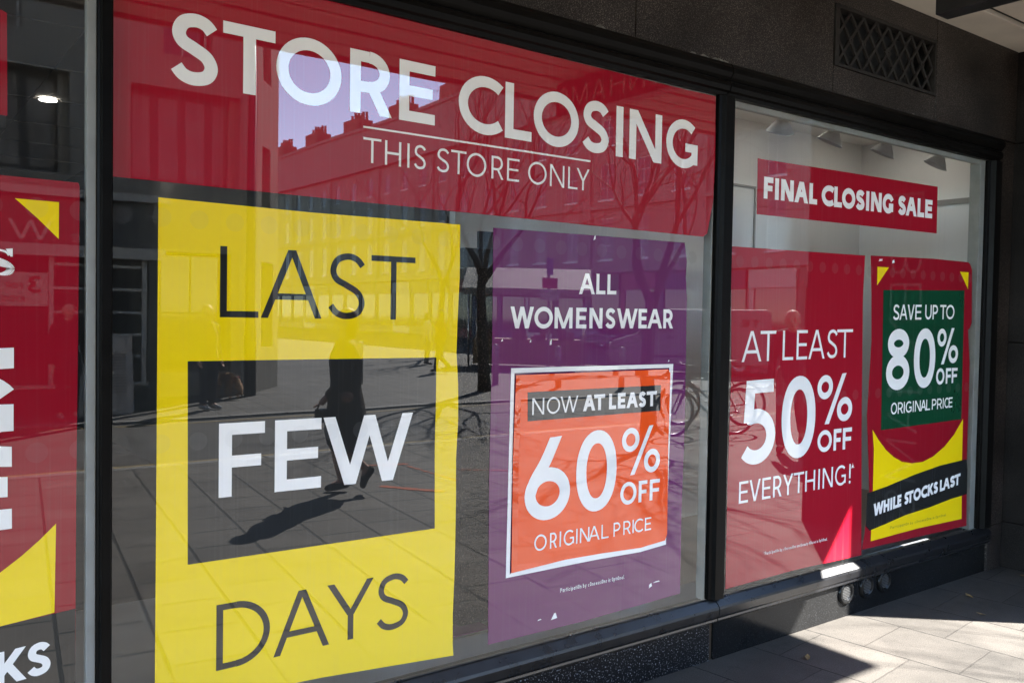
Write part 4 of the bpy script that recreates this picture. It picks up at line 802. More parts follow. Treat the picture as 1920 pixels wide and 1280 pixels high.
pap = mat('sale_paper', (.40, .35, .31), .6); inkr = mat('poster_ink', (.28, .02, .03), .6); ink = mat('dark_ink', (.05, .045, .04), .6)
def face_street(u0, z0, y): return lambda u, v, k: (u0-u, y+k*4, z0+v)     # readable to someone in the street looking at this shop
sp = tag(empty('sale_poster', (0, 0, 0)), 'pale poster reading 3 FOR 2 KIDS on the shop window across the road', 'poster')
b = BM(); b.box(1.30, 2.24, YBAY+.004, YBAY+.008, 1.66, 2.16); obj('sheet', b, pap, sp)
L = Letters(face_street(2.22, 1.70, YBAY+.010)); L.run('3', .06, .26, .16, .16, .25, .05); L.run('2', .62, .84, .16, .16, .25, .05); L.run('FOR', .33, .55, .22, .22, .08, .014); L.run('KIDS', .30, .60, .03, .03, .08, .014); L.build('lettering', inkr, sp)
L = Letters(face_street(3.3, 2.66, YBAY+.004)); L.run('W', 1.0, 1.6, 0, 0, .30, .05); L.run('E', .60, .72, 0, 0, .12, .02); L.build('fascia_lettering', sfw, bay)
# goods on shelves behind the bars
random.seed(5); gm = [mat('goods_'+n, c, .6) for n, c in (('blue', (.03, .10, .18)), ('pink', (.25, .10, .11)), ('grey', (.12, .12, .13)), ('white', (.4, .38, .36)))]
for k, (z, mi, hh) in enumerate(((.90, 1, .22), (1.24, 1, .2), (1.60, 0, .28), (1.96, 2, .22))):
    b = BM()
    for i in range(8): b.box(2.40+i*.15, 2.40+i*.15+.11, YBAY-.40, YBAY-.25, z, z+hh*random.uniform(.8, 1.1))
    sr = obj('row_of_goods', b, gm[mi], bay, bevel=.01)
ab = tag(empty('leaning_board', (3.02, YBAY+.40, 0)), 'pale board printed with lines of dark text leaning on the shop across the road', 'board')
b = BM(); b.prism([(0, .0), (.03, 0), (-.16, 1.20), (-.19, 1.20)], -.45, .40); bo = obj('panel', b, pap, ab)
b = BM(); random.seed(3)
for i in range(13):
    z = .92-i*.045-(.05 if i > 5 else 0)
    x1 = random.uniform(.05, .25); b.prism([(.0335-.158*z, z), (.0335-.158*(z+.014), z+.014), (.031-.158*(z+.014), z+.014), (.031-.158*z, z)], -x1, .30)
obj('text_line', b, ink, bo)

# --- the long pale terrace that closes the square
B = tag(empty('terrace_building'), 'long pale terrace of sash windows and chimney pots across the square', 'building')
XB = 36.0; lime = mat('pale_limestone', (.24, .215, .18), .85, var=.15, vscale=.8); slate = mat('slate_roof', (.085, .085, .095), .6, var=.2, vscale=3)
HB = 18.1; ys = [-12-3.1*i for i in range(30)]; hol = []
for i, y in enumerate(ys):
    for z0, z1, w in ((5.0, 7.6, 1.25), (8.7, 10.9, 1.2), (11.9, 13.5, 1.1)): hol.append((y, w, z0, z1))
b = BM(); Y0, Y1 = -8.0, -105.0
holes = [(Y0-(y+w/2), Y0-(y-w/2), z0, z1) for y, w, z0, z1 in hol]
quadwall(b, (XB, Y0), (XB, Y1), 0, HB, holes, -.35)
b.box(XB+.36, XB+9, Y1, Y0, 0, HB); obj('wall', b, lime, B)
for y, w, z0, z1 in hol:
    if y > -90:
        f = far_window(B, Vector((0, 0, 0)), Vector((1, 0, 0)), Vector((0, 1, 0)), w, z1-z0, 2, 3, winwood, .07)
        f.matrix_local = Matrix(((0, 1, 0, XB), (-1, 0, 0, y+w/2), (0, 0, 1, z0), (0, 0, 0, 1)))
b = BM()
for z, dd, hh in ((4.2, .35, .35), (8.1, .2, .2), (14.3, .5, .4), (HB-.1, .15, .25)): b.box(XB-dd, XB-.002, Y1, Y0+.1, z, z+hh)
for y in ys[::3]: b.box(XB-.16, XB-.003, y+1.2, y+1.9, 4.56, 14.29)
obj('cornice', b, lime, B)
b = BM(); b.prism([(XB+.3, HB+.15), (XB+4.6, HB+2.4), (XB+9, HB+.15)], Y1, Y0, 'y'); obj('roof', b, slate, B)
for i, y in enumerate(range(-14, -104, -9)):
    b = BM(); b.box(XB+2.6, XB+4.2, y-1.4, y+1.4, HB+.9, HB+2.5); ch_ = obj('chimney', b, mat('chimney_brick', (.20, .12, .08), .9, var=.3), B)
    b = BM()
    for k in range(8): b.lathe([(.15, 0), (.12, .62+.12*(k % 3)), (.16, .68+.12*(k % 3)), (.0, .68+.12*(k % 3))], (XB+3.4+.3*(k % 2), y-1.15+k*.33, HB+2.501), n=8)
    obj('chimney_pots', b, mat('chimney_pot', (.22, .11, .07), .8), ch_)
shopc = [mat('shop_front_'+n, c, .5) for n, c in (('navy', (.03, .04, .07)), ('cream', (.45, .42, .35)), ('green', (.03, .08, .05)), ('red', (.20, .03, .03)))]
for i, y in enumerate(ys):
    mi = 0; b = BM(); b.box(XB-.2, XB-.004, y-1.45, y+1.45, 3.2, 4.1, mi); b.box(XB-.12, XB-.005, y-1.45, y-1.15, 0, 3.199, mi); b.box(XB-.12, XB-.005, y-1.149, y+1.449, 0, .6, mi); sf = obj('shop_front', b, shopc[(i*7+i//3) % 4], B)
    b = BM(); b.box(XB-.06, XB-.003, y-1.1, y+1.4, .62, 3.18); obj('shop_glazing', b, wglass, sf)
# arched end pavilion nearer the camera
E_ = tag(empty('arcade_building'), 'tall pale building with a large arched window at the near end of the terrace', 'building')
b = BM(); quadwall(b, (30.5, 4), (30.5, -9.5), 0, 15.0, [(7.4, 10.2, 4.4, 9.2), (3.5, 5.3, 4.6, 7.6), (3.5, 5.3, 8.9, 11), (11.2, 12.6, 4.6, 7.4), (11.2, 12.6, 8.9, 11), (7.9, 9.7, 0, 2.9)], -.4)
b.box(30.91, 42, -9.5, 4, 0, 15); b.box(30.5, 30.9, -9.9, -9.501, 0, 15); obj('wall', b, cream, E_)
b = BM(); b.box(30.0, 30.498, -9.9, 4, 14.2, 14.8); b.box(30.2, 30.497, -9.9, 4, 3.5, 4.0); b.prism(arc(-4.8, 9.2, 1.75, 1.3, 0, 180, 16)+arc(-4.8, 9.2, 1.4, 1.0, 180, 0, 16), 30.3, 30.496, 'x'); obj('cornice', b, trimst, E_)
for u0, u1, z0, z1 in [(7.4, 10.2, 4.4, 9.2), (3.5, 5.3, 4.6, 7.6), (3.5, 5.3, 8.9, 11), (11.2, 12.6, 4.6, 7.4), (11.2, 12.6, 8.9, 11)]:
    f = far_window(E_, Vector((0, 0, 0)), Vector((1, 0, 0)), Vector((0, 1, 0)), u1-u0, z1-z0, 3, 5, darkwood, .08)
    f.matrix_local = Matrix(((0, 1, 0, 30.5), (-1, 0, 0, 4-u0), (0, 0, 1, z0), (0, 0, 0, 1)))

# ------------------------------------------------------------------ bare trees
bark = mat('tree_bark', (.075, .06, .048), .95, var=.35, vscale=9, bump=.5, bscale=18)
def bare_tree(name, loc, h, seed, label, group):
    rnd = random.Random(seed); t = tag(empty(name, loc), label, 'tree', group); trunk = BM(); crown = BM()
    hz = h*.30; lean = Vector((rnd.uniform(-.05, .05), rnd.uniform(-.05, .05), 1)).normalized()
    pts = [Vector((0, 0, -.02))]; rr = [h*.018]
    for i in range(1, 6): pts.append(pts[-1]+lean*hz/5+Vector((rnd.uniform(-.03, .03), rnd.uniform(-.03, .03), 0))); rr.append(h*(.0155-.0008*i))
    trunk.tube(pts, rr, 12); obj('trunk', trunk, bark, t, True)
    count = [0]
    def grow(p, d, r, L, lev):
        if count[0] > 9000 or r < .0022: return
        count[0] += 1; n = 4 if lev < 3 else 3; P = [p]; Q = [r]; q = p.copy()
        for i in range(1, n+1):
            d = (d+Vector((rnd.gauss(0, .13), rnd.gauss(0, .13), rnd.gauss(.05, .10)))).normalized(); q = q+d*L/n; P.append(q.copy()); Q.append(r*(1-.36*i/n))
        crown.tube(P, Q, 6 if lev < 2 else 4 if lev < 4 else 3, cap=False)
        if lev >= 7: return
        k = rnd.choice((2, 3, 3)) if lev < 5 else 2
        for j in range(k):
            ax = d.orthogonal().normalized(); ax.rotate(Matrix.Rotation(rnd.uniform(0, 6.28), 3, d)); nd = d.copy(); nd.rotate(Matrix.Rotation(rnd.uniform(.25, .75), 3, ax))
            grow(q, nd, Q[-1]*rnd.uniform(.62, .88), L*rnd.uniform(.68, .90), lev+1)
        if lev > 0 and rnd.random() < .7:
            nd = (d+Vector((rnd.gauss(0, .6), rnd.gauss(0, .6), rnd.gauss(.2, .4)))).normalized(); grow(P[n//2], nd, r*.45, L*.6, lev+2)
    for j in range(4):
        a = j*1.57+rnd.uniform(-.4, .4); grow(pts[-1]-lean*rnd.uniform(0, .35), Vector((math.cos(a)*.55, math.sin(a)*.55, 1)).normalized(), rr[-1]*rnd.uniform(.6, .85), h*.19, 0)
    obj('bare_crown', crown, bark, t, True); return t
bare_tree('bare_tree', (10.7, -12.7, 0), 8.2, 3, 'bare street tree past the far kerb, seen between yellow and purple posters', 'bare street trees')
bare_tree('bare_tree', (9.25, -6.35, 0), 6.8, 8, 'smaller bare street tree beside the parked bicycle', 'bare street trees')
bare_tree('bare_tree', (17.5, -25.5, 0), 9.5, 15, 'tall bare tree far across the square behind the market stall', 'bare street trees')
bare_tree('bare_tree', (24.5, -12.0, 0), 9.0, 21, 'bare tree on the far side of the parked white van', 'bare street trees')

# ------------------------------------------------------------------ vehicles
rubber = mat('tyre_rubber', (.018, .018, .018), .8); chrome = mat('wheel_alloy', (.35, .35, .36), .35, metal=.8); vanw = mat('white_van_paint', (.20, .20, .20), .6, .1); vglass = mat('vehicle_glass', (.015, .018, .02), .04, .7); blackp = mat('black_plastic', (.02, .02, .02), .5)
headl = mat('headlight_lens', (.6, .62, .62), .1, .7); redl = mat('tail_light_lens', (.35, .01, .01), .2)
def wheel(parent, x, y, r, w, sgn):
    b = BM(); prof = [(r*.62, -w/2), (r*.93, -w/2), (r, -w*.3), (r, w*.3), (r*.93, w/2), (r*.62, w/2), (r*.62, -w/2)]; b.lathe(prof, (x, y, r), (0, sgn, 0), 28); t = obj('wheel', b, rubber, parent, True)
    b = BM(); b.lathe([(0, w*.25), (r*.15, w*.30), (r*.2, w*.12), (r*.55, w*.16), (r*.62, w*.42), (r*.62, -w*.3), (0, -w*.3)], (x, y, r), (0, sgn, 0), 20); obj('rim', b, chrome, t, True)
def van(loc, rz, label):
    t = tag(empty('van', loc, rz), label, 'van'); b = BM(); W = .93
    prof = [(2.30, .30), (2.36, .55), (2.32, .80), (2.20, .98), (1.55, 1.16), (1.42, 1.22), (.78, 1.83), (.55, 1.90), (-2.20, 1.92), (-2.30, 1.85), (-2.38, 1.1), (-2.40, .34), (-2.0, .28), (1.9, .26)]
    bm = b['bm']; rings = []
    def half(z): return W*(1-.075*max(0, (z-1.0)/.9)**1.4)
    for sg in (1, -1): rings.append([bm.verts.new((x, sg*half(z), z)) for x, z in prof])
    n = len(prof)
    bm.faces.new(rings[0]); bm.faces.new(rings[1][::-1])
    for i in range(n): bm.faces.new((rings[0][i], rings[1][i], rings[1][(i+1) % n], rings[0][(i+1) % n]))
    obj('body', b, vanw, t, bevel=.05)
    b = BM(); bm = b['bm']
    for sg in (1, -1):
        for pts in ([(1.30, 1.24), (.80, 1.72), (.42, 1.74), (.42, 1.22)], ):
            v = [(x, sg*(half(z)+.006), z) for x, z in pts]; v2 = [(x, sg*(half(z)-.02), z) for x, z in pts]; A_ = [bm.verts.new(p) for p in v]; B_ = [bm.verts.new(p) for p in v2]; bm.faces.new(A_); bm.faces.new(B_[::-1])
            for i in range(4): bm.faces.new((A_[i], B_[i], B_[(i+1) % 4], A_[(i+1) % 4]))
    obj('side_window', b, vglass, t)
    b = BM(); b.prism([(1.40, 1.262), (.86, 1.775), (.85, 1.760), (1.38, 1.250)], -.74, .74, 'y'); b.xform(Matrix.Translation((.03, 0, .02))); obj('windscreen', b, vglass, t)
    for sg in (1, -1):
        b = BM(); b.box(2.10, 2.345, sg*.62-.16, sg*.62+.16, .74, .92); obj('headlight', b, headl, t, bevel=.03)
        b = BM(); b.box(-2.41, -2.36, sg*.84-.05, sg*.84+.05, .9, 1.5); obj('tail_light', b, redl, t, bevel=.02)
        for x in (.50, -.55): b = BM(); b.box(x-.10, x+.10, sg*.945-.012, sg*.945+.012, 1.06, 1.09); obj('door_handle', b, blackp, t, bevel=.005)
        b = BM(); b.box(1.15, 1.30, sg*1.02-.09, sg*1.02+.09, 1.20, 1.40); obj('wing_mirror', b, blackp, t, bevel=.03)
        wheel(t, 1.48, sg*.82, .33, .2, sg); wheel(t, -1.45, sg*.82, .33, .2, sg)
        L = Letters(lambda u, v, k, sg=sg: (-sg*u, -(-sg)*(.925-.05*max(0, (v-1.0)/.9)+k+.004), v))
        L.run('TE', -1.05 if sg > 0 else -2.0, -.55 if sg > 0 else -1.5, 1.42, 1.42, .20, .05, .2); L.run('UNIX', .0 if sg > 0 else -.95, 1.0 if sg > 0 else .05, 1.42, 1.42, .20, .05, .2)
        L.build('side_lettering', blackp, t)
    b = BM(); b.box(2.26, 2.385, -.88, .88, .34, .60); b.box(-2.43, -2.36, -.88, .88, .34, .55); b.box(-1.0, 1.0, -.945, .945, .50, .56); obj('bumper', b, blackp, t, bevel=.03)
    return t
van((19.9, -15.2, 0), math.atan2(-.80, -.60), 'white panel van with dark side lettering parked across the square')
def car(loc, rz, paint, label):
    t = tag(empty('parked_car', loc, rz), label, 'car', 'cars parked by the terrace'); b = BM(); W = .86; bm = b['bm']
    prof = [(2.0, .30), (2.05, .52), (1.95, .72), (1.05, .88), (.40, 1.36), (-.1, 1.44), (-1.1, 1.42), (-1.75, 1.0), (-2.0, .92), (-2.05, .4), (-1.9, .28), (1.8, .26)]
    half = lambda z: W*(1-.17*max(0, (z-.85)/.6))
    rings = [[bm.verts.new((x, sg*half(z), z)) for x, z in prof] for sg in (1, -1)]; n = len(prof)
    bm.faces.new(rings[0]); bm.faces.new(rings[1][::-1])
    for i in range(n): bm.faces.new((rings[0][i], rings[1][i], rings[1][(i+1) % n], rings[0][(i+1) % n]))
    obj('body', b, paint, t, bevel=.06)
    b = BM(); bm = b['bm']
    for sg in (1, -1):
        for pts in ([(.78, .93), (.36, 1.28), (-.2, 1.34), (-.2, .93)], [(-.28, .93), (-.28, 1.34), (-1.0, 1.32), (-1.45, 1.0)]):
            A_ = [bm.verts.new((x, sg*(half(z)+.006), z)) for x, z in pts]; B_ = [bm.verts.new((x, sg*(half(z)-.02), z)) for x, z in pts]; bm.faces.new(A_); bm.faces.new(B_[::-1])
            for i in range(4): bm.faces.new((A_[i], B_[i], B_[(i+1) % 4], A_[(i+1) % 4]))
    obj('side_window', b, vglass, t)
    b = BM(); b.prism([(1.02, .93), (.46, 1.335), (.45, 1.325), (1.0, .92)], -.66, .66, 'y'); b.xform(Matrix.Translation((.03, 0, .015))); obj('windscreen', b, vglass, t)
    for sg in (1, -1):
        b = BM(); b.box(1.75, 2.02, sg*.62-.15, sg*.62+.15, .60, .74); obj('headlight', b, headl, t, bevel=.03)
        wheel(t, 1.28, sg*.76, .30, .18, sg); wheel(t, -1.25, sg*.76, .30, .18, sg)
    return t
car((31.5, -24, 0), R(92), mat('silver_car_paint', (.40, .41, .42), .3, coat=.5), 'silver hatchback parked before the terrace, seen past the lamp post')
car((32.0, -33, 0), R(88), mat('navy_car_paint', (.02, .03, .07), .3, coat=.5), 'dark blue hatchback parked before the terrace')

# ------------------------------------------------------------------ bicycle
def bicycle(loc, rz, tilt, frame_m, label):
    t = tag(empty('bicycle', loc, rz), label, 'bicycle', 'bicycles parked by the tree'); t.rotation_euler = (tilt, 0, rz); r = .33
    RB, FH, BB, ST, HD, HT = (-.52, 0, r), (.53, 0, r), (-.08, 0, .29), (-.22, 0, .80), (.34, 0, .83), (.38, 0, .70)
    b = BM()
    for p, q, w in ((RB, BB, .012), (BB, ST, .017), (ST, (.345, 0, .80), .015), (BB, (.38, 0, .68), .018), (RB, ST, .010), ((.345, 0, .86), (.385, 0, .66), .02)): b.tube([p, q], w, 8)
    fr = obj('frame', b, frame_m, t, True)
    b = BM()
    for y in (.05, -.05): b.tube([(.385, y, .66), (.43, y, .55), (FH[0], y, FH[2])], .012, 6)
    obj('fork', b, frame_m, t, True)
    for c in (RB, FH):
        b = BM(); b.tube([(c[0]+r*math.cos(a), 0, c[2]+r*math.sin(a)) for a in [2*math.pi*k/36 for k in range(37)]], .020, 8, False); w = obj('wheel', b, rubber, t, True)
        b = BM(); b.tube([(c[0]+(r-.025)*math.cos(a), 0, c[2]+(r-.025)*math.sin(a)) for a in [2*math.pi*k/36 for k in range(37)]], .008, 6, False)
        for k in range(14):
            a = 2*math.pi*k/14; b.tube([(c[0], .02*(-1)**k, c[2]), (c[0]+(r-.03)*math.cos(a), 0, c[2]+(r-.03)*math.sin(a))], .0018, 3)
        b.tube([(c[0], -.05, c[2]), (c[0], .05, c[2])], .018, 8); obj('rim', b, chrome, w, True)
    b = BM(); b.tube([(.335, 0, .86), (.33, 0, .97), (.36, 0, .99)], .013, 8); b.tube([(.24, .30, 1.0), (.33, .24, 1.01), (.38, .1, 1.0), (.38, -.1, 1.0), (.33, -.24, 1.01), (.24, -.30, 1.0)], .012, 8); obj('handlebar', b, blackp, t, True)
    b = BM(); b.tube([ST, (-.25, 0, .93)], .013, 8); b.tube([(-.38, 0, .945), (-.28, 0, .95), (-.10, 0, .94)], [.075, .06, .018], 10, squash=.4); obj('saddle', b, blackp, t, True)
    b = BM(); b.lathe([(0, -.006), (.085, -.006), (.09, 0), (.085, .006), (0, .006)], (-.08, -.05, .29), (0, 1, 0), 20); b.tube([(-.08, -.06, .29), (-.02, -.06, .13)], .010, 6); b.tube([(-.08, .06, .29), (-.14, .06, .45)], .010, 6); b.box(-.07, .03, -.15, -.06, .115, .135); b.box(-.19, -.09, .06, .15, .44, .46); obj('crank', b, blackp, t)
    return t
bicycle((9.55, -5.55, 0), math.atan2(-.25, -.97), R(4), mat('grey_bike_paint', (.05, .05, .055), .35), 'dark bicycle parked at the kerb in front of the small tree, nearer the pier')
bicycle((10.6, -6.3, 0), math.atan2(-.5, -.9), R(-3), mat('maroon_bike_paint', (.12, .02, .03), .35), 'maroon bicycle parked behind the dark one by the small tree')

# ------------------------------------------------------------------ street furniture
pst = tag(empty('sign_post', (14.6, -15.4, 0)), 'grey post carrying a small red and white sign, seen on the purple poster', 'sign post')
b = BM(); b.tube([(0, 0, 0), (0, 0, 3.4)], .04, 10); obj('post', b, mat('grey_post', (.18, .18, .19), .5), pst, True)
b = BM(); b.box(-.25, .25, .045, .055, 2.35, 2.62); obj('red_plate', b, mat('sign_red', (.35, .02, .03), .5), pst); b = BM(); b.box(-.32, .32, .045, .055, 2.05, 2.32); obj('white_plate', b, mat('sign_white', (.28, .28, .28), .5), pst)
b = BM(); b.box(-.10, .10, .045, .055, 2.70, 3.15); obj('arrow_plate', b, mat('sign_blue', (.05, .10, .25), .5), pst)
bol = None
for i, (x, y) in enumerate(((11.9, -14.0), (12.9, -12.9), (13.9, -11.8), (9.2, -15.6))):
    if bol is None:
        bol = tag(empty('bollard', (x, y, 0)), 'pale steel bollard in the line across the square', 'bollard', 'bollards across the square'); b = BM(); b.lathe([(0, 0), (.07, 0), (.07, .92), (.055, .97), (0, .985)], n=16); obj('shaft', b, mat('bollard_steel', (.2, .2, .2), .4), bol, True); b = BM(); b.lathe([(.0705, .78), (.0715, .78), (.0715, .86), (.0705, .86)], n=16); obj('band', b, mat('sign_white', (.28, .28, .28), .5), bol)
    else: c = copy_tree(bol); c.location = (x, y, 0)
st = tag(empty('market_stall', (17.6, -20.2, 0), R(40)), 'market stall with a sagging white awning across the square', 'stall')
b = BM()
for x in (-1.8, 1.8):
    for y in (-1.2, 1.2): b.tube([(x, y, 0), (x, y, 2.3)], .03, 8)
obj('frame', b, steel, st, True)
b = BM(); b.prism([(-1.45, 2.25), (-1.45, 2.45), (0, 3.15), (1.45, 2.45), (1.45, 2.25), (1.40, 2.25), (1.40, 2.42), (0, 3.09), (-1.40, 2.42), (-1.40, 2.25)], -2.0, 2.0); obj('awning', b, mat('white_canvas', (.20, .195, .18), .8), st)
b = BM(); b.box(-1.7, 1.7, -.9, .9, .85, .9); b.box(-1.7, 1.7, .88, .899, .1, .85); obj('table', b, mat('stall_table', (.25, .17, .10), .7), st)
b = BM(); random.seed(2)
for i in range(14): x, y = random.uniform(-1.5, 1.3), random.uniform(-.7, .6); b.box(x, x+.2, y, y+.18, .901, .901+random.uniform(.1, .4))
obj('goods', b, mat('stall_goods', (.22, .12, .10), .7, var=.5, vscale=2), st)
lp = tag(empty('lamp_post', (5.98, -13.75, 0)), 'tall black lamp column standing next to the dog', 'lamp post')
b = BM(); b.lathe([(0, 0), (.11, 0), (.11, 1.3), (.085, 1.4), (.075, 9.2), (0, 9.2)], n=14); obj('post', b, mat('black_pipe', (.015, .015, .015), .4), lp, True)
b = BM(); b.lathe([(0, 9.2), (.08, 9.2), (.20, 9.65), (.22, 9.7), (.05, 9.95), (0, 10.1)], n=8); obj('lantern', b, mat('lantern_glass', (.4, .4, .38), .2), lp)

# dry leaves lying on the pavement
leafm = mat('dry_leaf', (.20, .13, .05), .8, var=.3, vscale=40)
lm = None
for i, (x, y, rz, s, lab) in enumerate(((3.70, -.25, .6, 1.0, 'pale dry leaf on the shaded slab beside the sunlit patch'), (5.08, -.42, 2.0, .9, 'dry leaf in the shade near the pier'), (5.35, -.22, 1.1, 1.2, 'curled dry leaf in the dark corner below the third round vent'), (6.08, -.22, 2.7, 1.4, 'dry leaf lying against the foot of the granite pier'))):
    b = BM(); bm = b['bm']; top = [(-.030, 0, .004), (-.012, .011, .010), (.008, .013, .007), (.030, 0, .012), (.010, -.012, .008), (-.014, -.010, .004)]
    A_ = [bm.verts.new(p) for p in top]; B_ = [bm.verts.new((p[0], p[1], p[2]-.0008)) for p in top]; c1 = bm.verts.new((0, 0, .003)); c2 = bm.verts.new((0, 0, .0022))
    for k in range(6): bm.faces.new((A_[k], A_[(k+1) % 6], c1)); bm.faces.new((B_[(k+1) % 6], B_[k], c2)); bm.faces.new((A_[k], B_[k], B_[(k+1) % 6], A_[(k+1) % 6]))
    o = obj('dry_leaf', b, leafm); o.location = (x, y, .002); o.rotation_euler = (0, 0, rz); o.scale = (s, s, s); tag(o, lab, 'leaf', 'dry leaves on the pavement')

# ------------------------------------------------------------------ people and the dog
def fused(name, parts, m, parent, vox=.012, sm=True):
    """limbs swept as tapering tubes and fused into one continuous surface"""
    b = BM()
    for pts, rr_, sq in parts:
        b.tube(pts, rr_, 12, squash=sq); rr2 = rr_ if isinstance(rr_, (list, tuple)) else [rr_]*len(pts)
        for p, r_ in ((pts[0], rr2[0]), (pts[-1], rr2[-1])): b.ball(p, r_*.98)
        for p, r_ in zip(pts[1:-1], rr2[1:-1]): b.ball(p, r_*(.97 if sq == 1 else .75))
    o = obj(name, b, m, parent, True); md = o.modifiers.new('fuse', 'REMESH'); md.mode = 'VOXEL'; md.voxel_size = vox; md.use_smooth_shade = True
    if sm: s2 = o.modifiers.new('smooth', 'SMOOTH'); s2.iterations = 4; s2.factor = .5
    return o
skin = mat('skin', (.46, .26, .18), .55, var=.06); hairm = {'dark': mat('dark_hair', (.018, .013, .010), .6), 'grey': mat('grey_hair', (.3, .3, .3), .7), 'brown': mat('brown_hair', (.07, .04, .022), .6), 'fair': mat('fair_hair', (.30, .20, .09), .6)}
def cloth(n, c): return mat(n, c, .85, .2, var=.15, vscale=7, bump=.15, bscale=30)
def person(loc, rz, height, label, legs, arms, top_m, leg_m, shoe_m, hair='dark', bare_legs=False, coat=0., group=None, lean=0., headturn=0., nod=0.):
    """local frame: faces +X, y to its left. legs/arms: dict side -> joints (hip offset is fixed)"""
    t = tag(empty('person', loc, rz), label, 'person', group); k = height/1.75; V = lambda x, y, z: Vector((x*k, y*k, z*k))
    dx = lean
    neck, hc = V(dx*1.0, 0, 1.47), V(dx*1.15+.02+nod*.06, 0, 1.635-nod*.03)
    P = [([V(0, 0, .95), V(dx*.3, 0, 1.08), V(dx*.7, 0, 1.28), V(dx*.95, 0, 1.40)], [.135*k, .125*k, .145*k, .10*k], 1.0), ([V(dx*.95, -.17, 1.40), V(dx*.95, 0, 1.43), V(dx*.95, .17, 1.40)], [.065*k, .085*k, .065*k], 1.0), ([neck-V(0, 0, .06), hc-V(.01, 0, .08)], [.06*k, .055*k], 1.0),
        ([hc+V(-.015, 0, .035), hc+V(.005, 0, -.03), hc+V(.025, 0, -.075)], [.098*k, .088*k, .055*k], .86), ([hc+V(.080, 0, .004), hc+V(.099, 0, -.028)], [.011*k, .0145*k], 1.0)]
    for sg in (1, -1): P.append(([hc+V(-.005, sg*.083, .01), hc+V(-.005, sg*.088, -.03)], [.018*k, .013*k], .6))
    W = {}; coats = []; slv = []; trs = []
    for sg, nm in ((1, 'L'), (-1, 'R')):
        kn, an, toe = [V(*q) for q in legs[nm]]; hip = V(0, sg*.095, .93); el, wr = [V(*q) for q in arms[nm]]; sh = V(dx*.95, sg*.19, 1.40)
        P.append(([hip, hip.lerp(kn, .5), kn, kn.lerp(an, .35), an], [.088*k, .075*k, .055*k, .055*k, .036*k], 1.0)); P.append(([an, an.lerp(toe, .5)-V(0, 0, .0), toe], [.040*k, .036*k, .026*k], 1.0))
        P.append(([sh, sh.lerp(el, .5), el, wr], [.055*k, .047*k, .040*k, .028*k], 1.0))
        fd = (wr-el).normalized(); side = fd.cross(Vector((0, 0, 1))); side = side.normalized() if side.length > .1 else Vector((0, 1, 0)); pm = wr+fd*.085*k
        P.append(([wr, wr+fd*.04*k, pm], [.027*k, .036*k, .034*k], .6))
        W[nm] = (wr, fd, side, pm)
        slv.append(([sh, sh.lerp(el, .5), el, wr-fd*.01*k], [.072*k, .064*k, .056*k, .046*k], 1.0)); trs.append(([hip+V(0, 0, .03), hip.lerp(kn, .5), kn, an+V(0, 0, .04)], [.108*k, .092*k, .074*k, .062*k], 1.0))
        b_ = fused('shoe', [([an+V(-.04, 0, -.015)*1, an.lerp(toe, .5)-V(0, 0, .01), toe], [.046*k, .044*k, .034*k], 1.0)], shoe_m, t, .012)
    body = fused('body', P, skin, t, .011)
    for nm, (wr, fd, side, pm) in W.items():               # four bent fingers and a thumb
        pass
    fp = []
    for nm, (wr, fd, side, pm) in W.items():
        for j, ln in enumerate((.062, .072, .067, .052)):
            a = pm+side*(.024-.016*j)*k; bnd = Vector((.25, 0, 0)); m1 = a+(fd*.6*ln+Vector((.012, 0, 0)))*k; fp.append(([a-fd*.02*k, m1, m1+(fd*.35*ln+Vector((.018, 0, 0)))*k], [.0095*k, .0088*k, .0075*k], 1.0))
        tb = wr+fd*.025*k+side*.030*k; fp.append(([tb, tb+(fd*.03+side*.022)*k, tb+(fd*.058+side*.024)*k], [.012*k, .0105*k, .009*k], 1.0))
    fused('fingers', fp, skin, t, .006, False)
    for sg in (1, -1):
        b = BM(); b.ball(hc+V(.078, sg*.032, .006), .0105*k); obj('eye', b, mat('eye', (.03, .025, .02), .2), t, True)
    b = BM(); b.tube([hc+V(.088, -.024, -.068), hc+V(.099, 0, -.066), hc+V(.088, .024, -.068)], .006*k, 6); obj('mouth', b, mat('lips', (.30, .10, .09), .5), t, True)
    if hair:
        hp = [([hc+V(-.035, 0, .055), hc+V(-.045, 0, .0)], [.098*k, .092*k], .92)]
        if hair != 'grey': hp += [([hc+V(-.05, 0, -.02), hc+V(-.06, 0, -.13)], [.085*k, .06*k], .9)]
        fused('hair', hp, hairm[hair], t, .014)
    cl = [([V(0, 0, .90), V(dx*.3, 0, 1.08), V(dx*.7, 0, 1.28), V(dx*.95, 0, 1.415)], [.158*k, .150*k, .165*k, .115*k], 1.0), ([V(dx*.95, -.17, 1.40), V(dx*.95, 0, 1.43), V(dx*.95, .17, 1.40)], [.082*k, .10*k, .082*k], 1.0)]+slv
    if coat: cl.append(([V(0, 0, 1.02), V(.0, 0, .88), V(-.01, 0, (.88+coat)/2), V(-.01, 0, coat+.05), V(-.012, 0, coat)], [.150*k, .180*k, .20*k, .225*k, .215*k], 1.0))
    fused('coat' if coat else 'jacket', cl, top_m, t, .014)
    if not bare_legs: fused('trousers', trs+[([V(0, -.07, .93), V(0, .07, .93)], .125*k, 1.0)], leg_m, t, .014)
    return t
stand = {'L': ((.01, .11, .49), (-.02, .11, .085), (.14, .13, .035)), 'R': ((.01, -.11, .49), (-.02, -.11, .085), (.14, -.13, .035))}
stride = {'L': ((.16, .10, .50), (.22, .10, .09), (.37, .10, .04)), 'R': ((-.02, -.10, .49), (-.30, -.10, .20), (-.22, -.10, .05))}
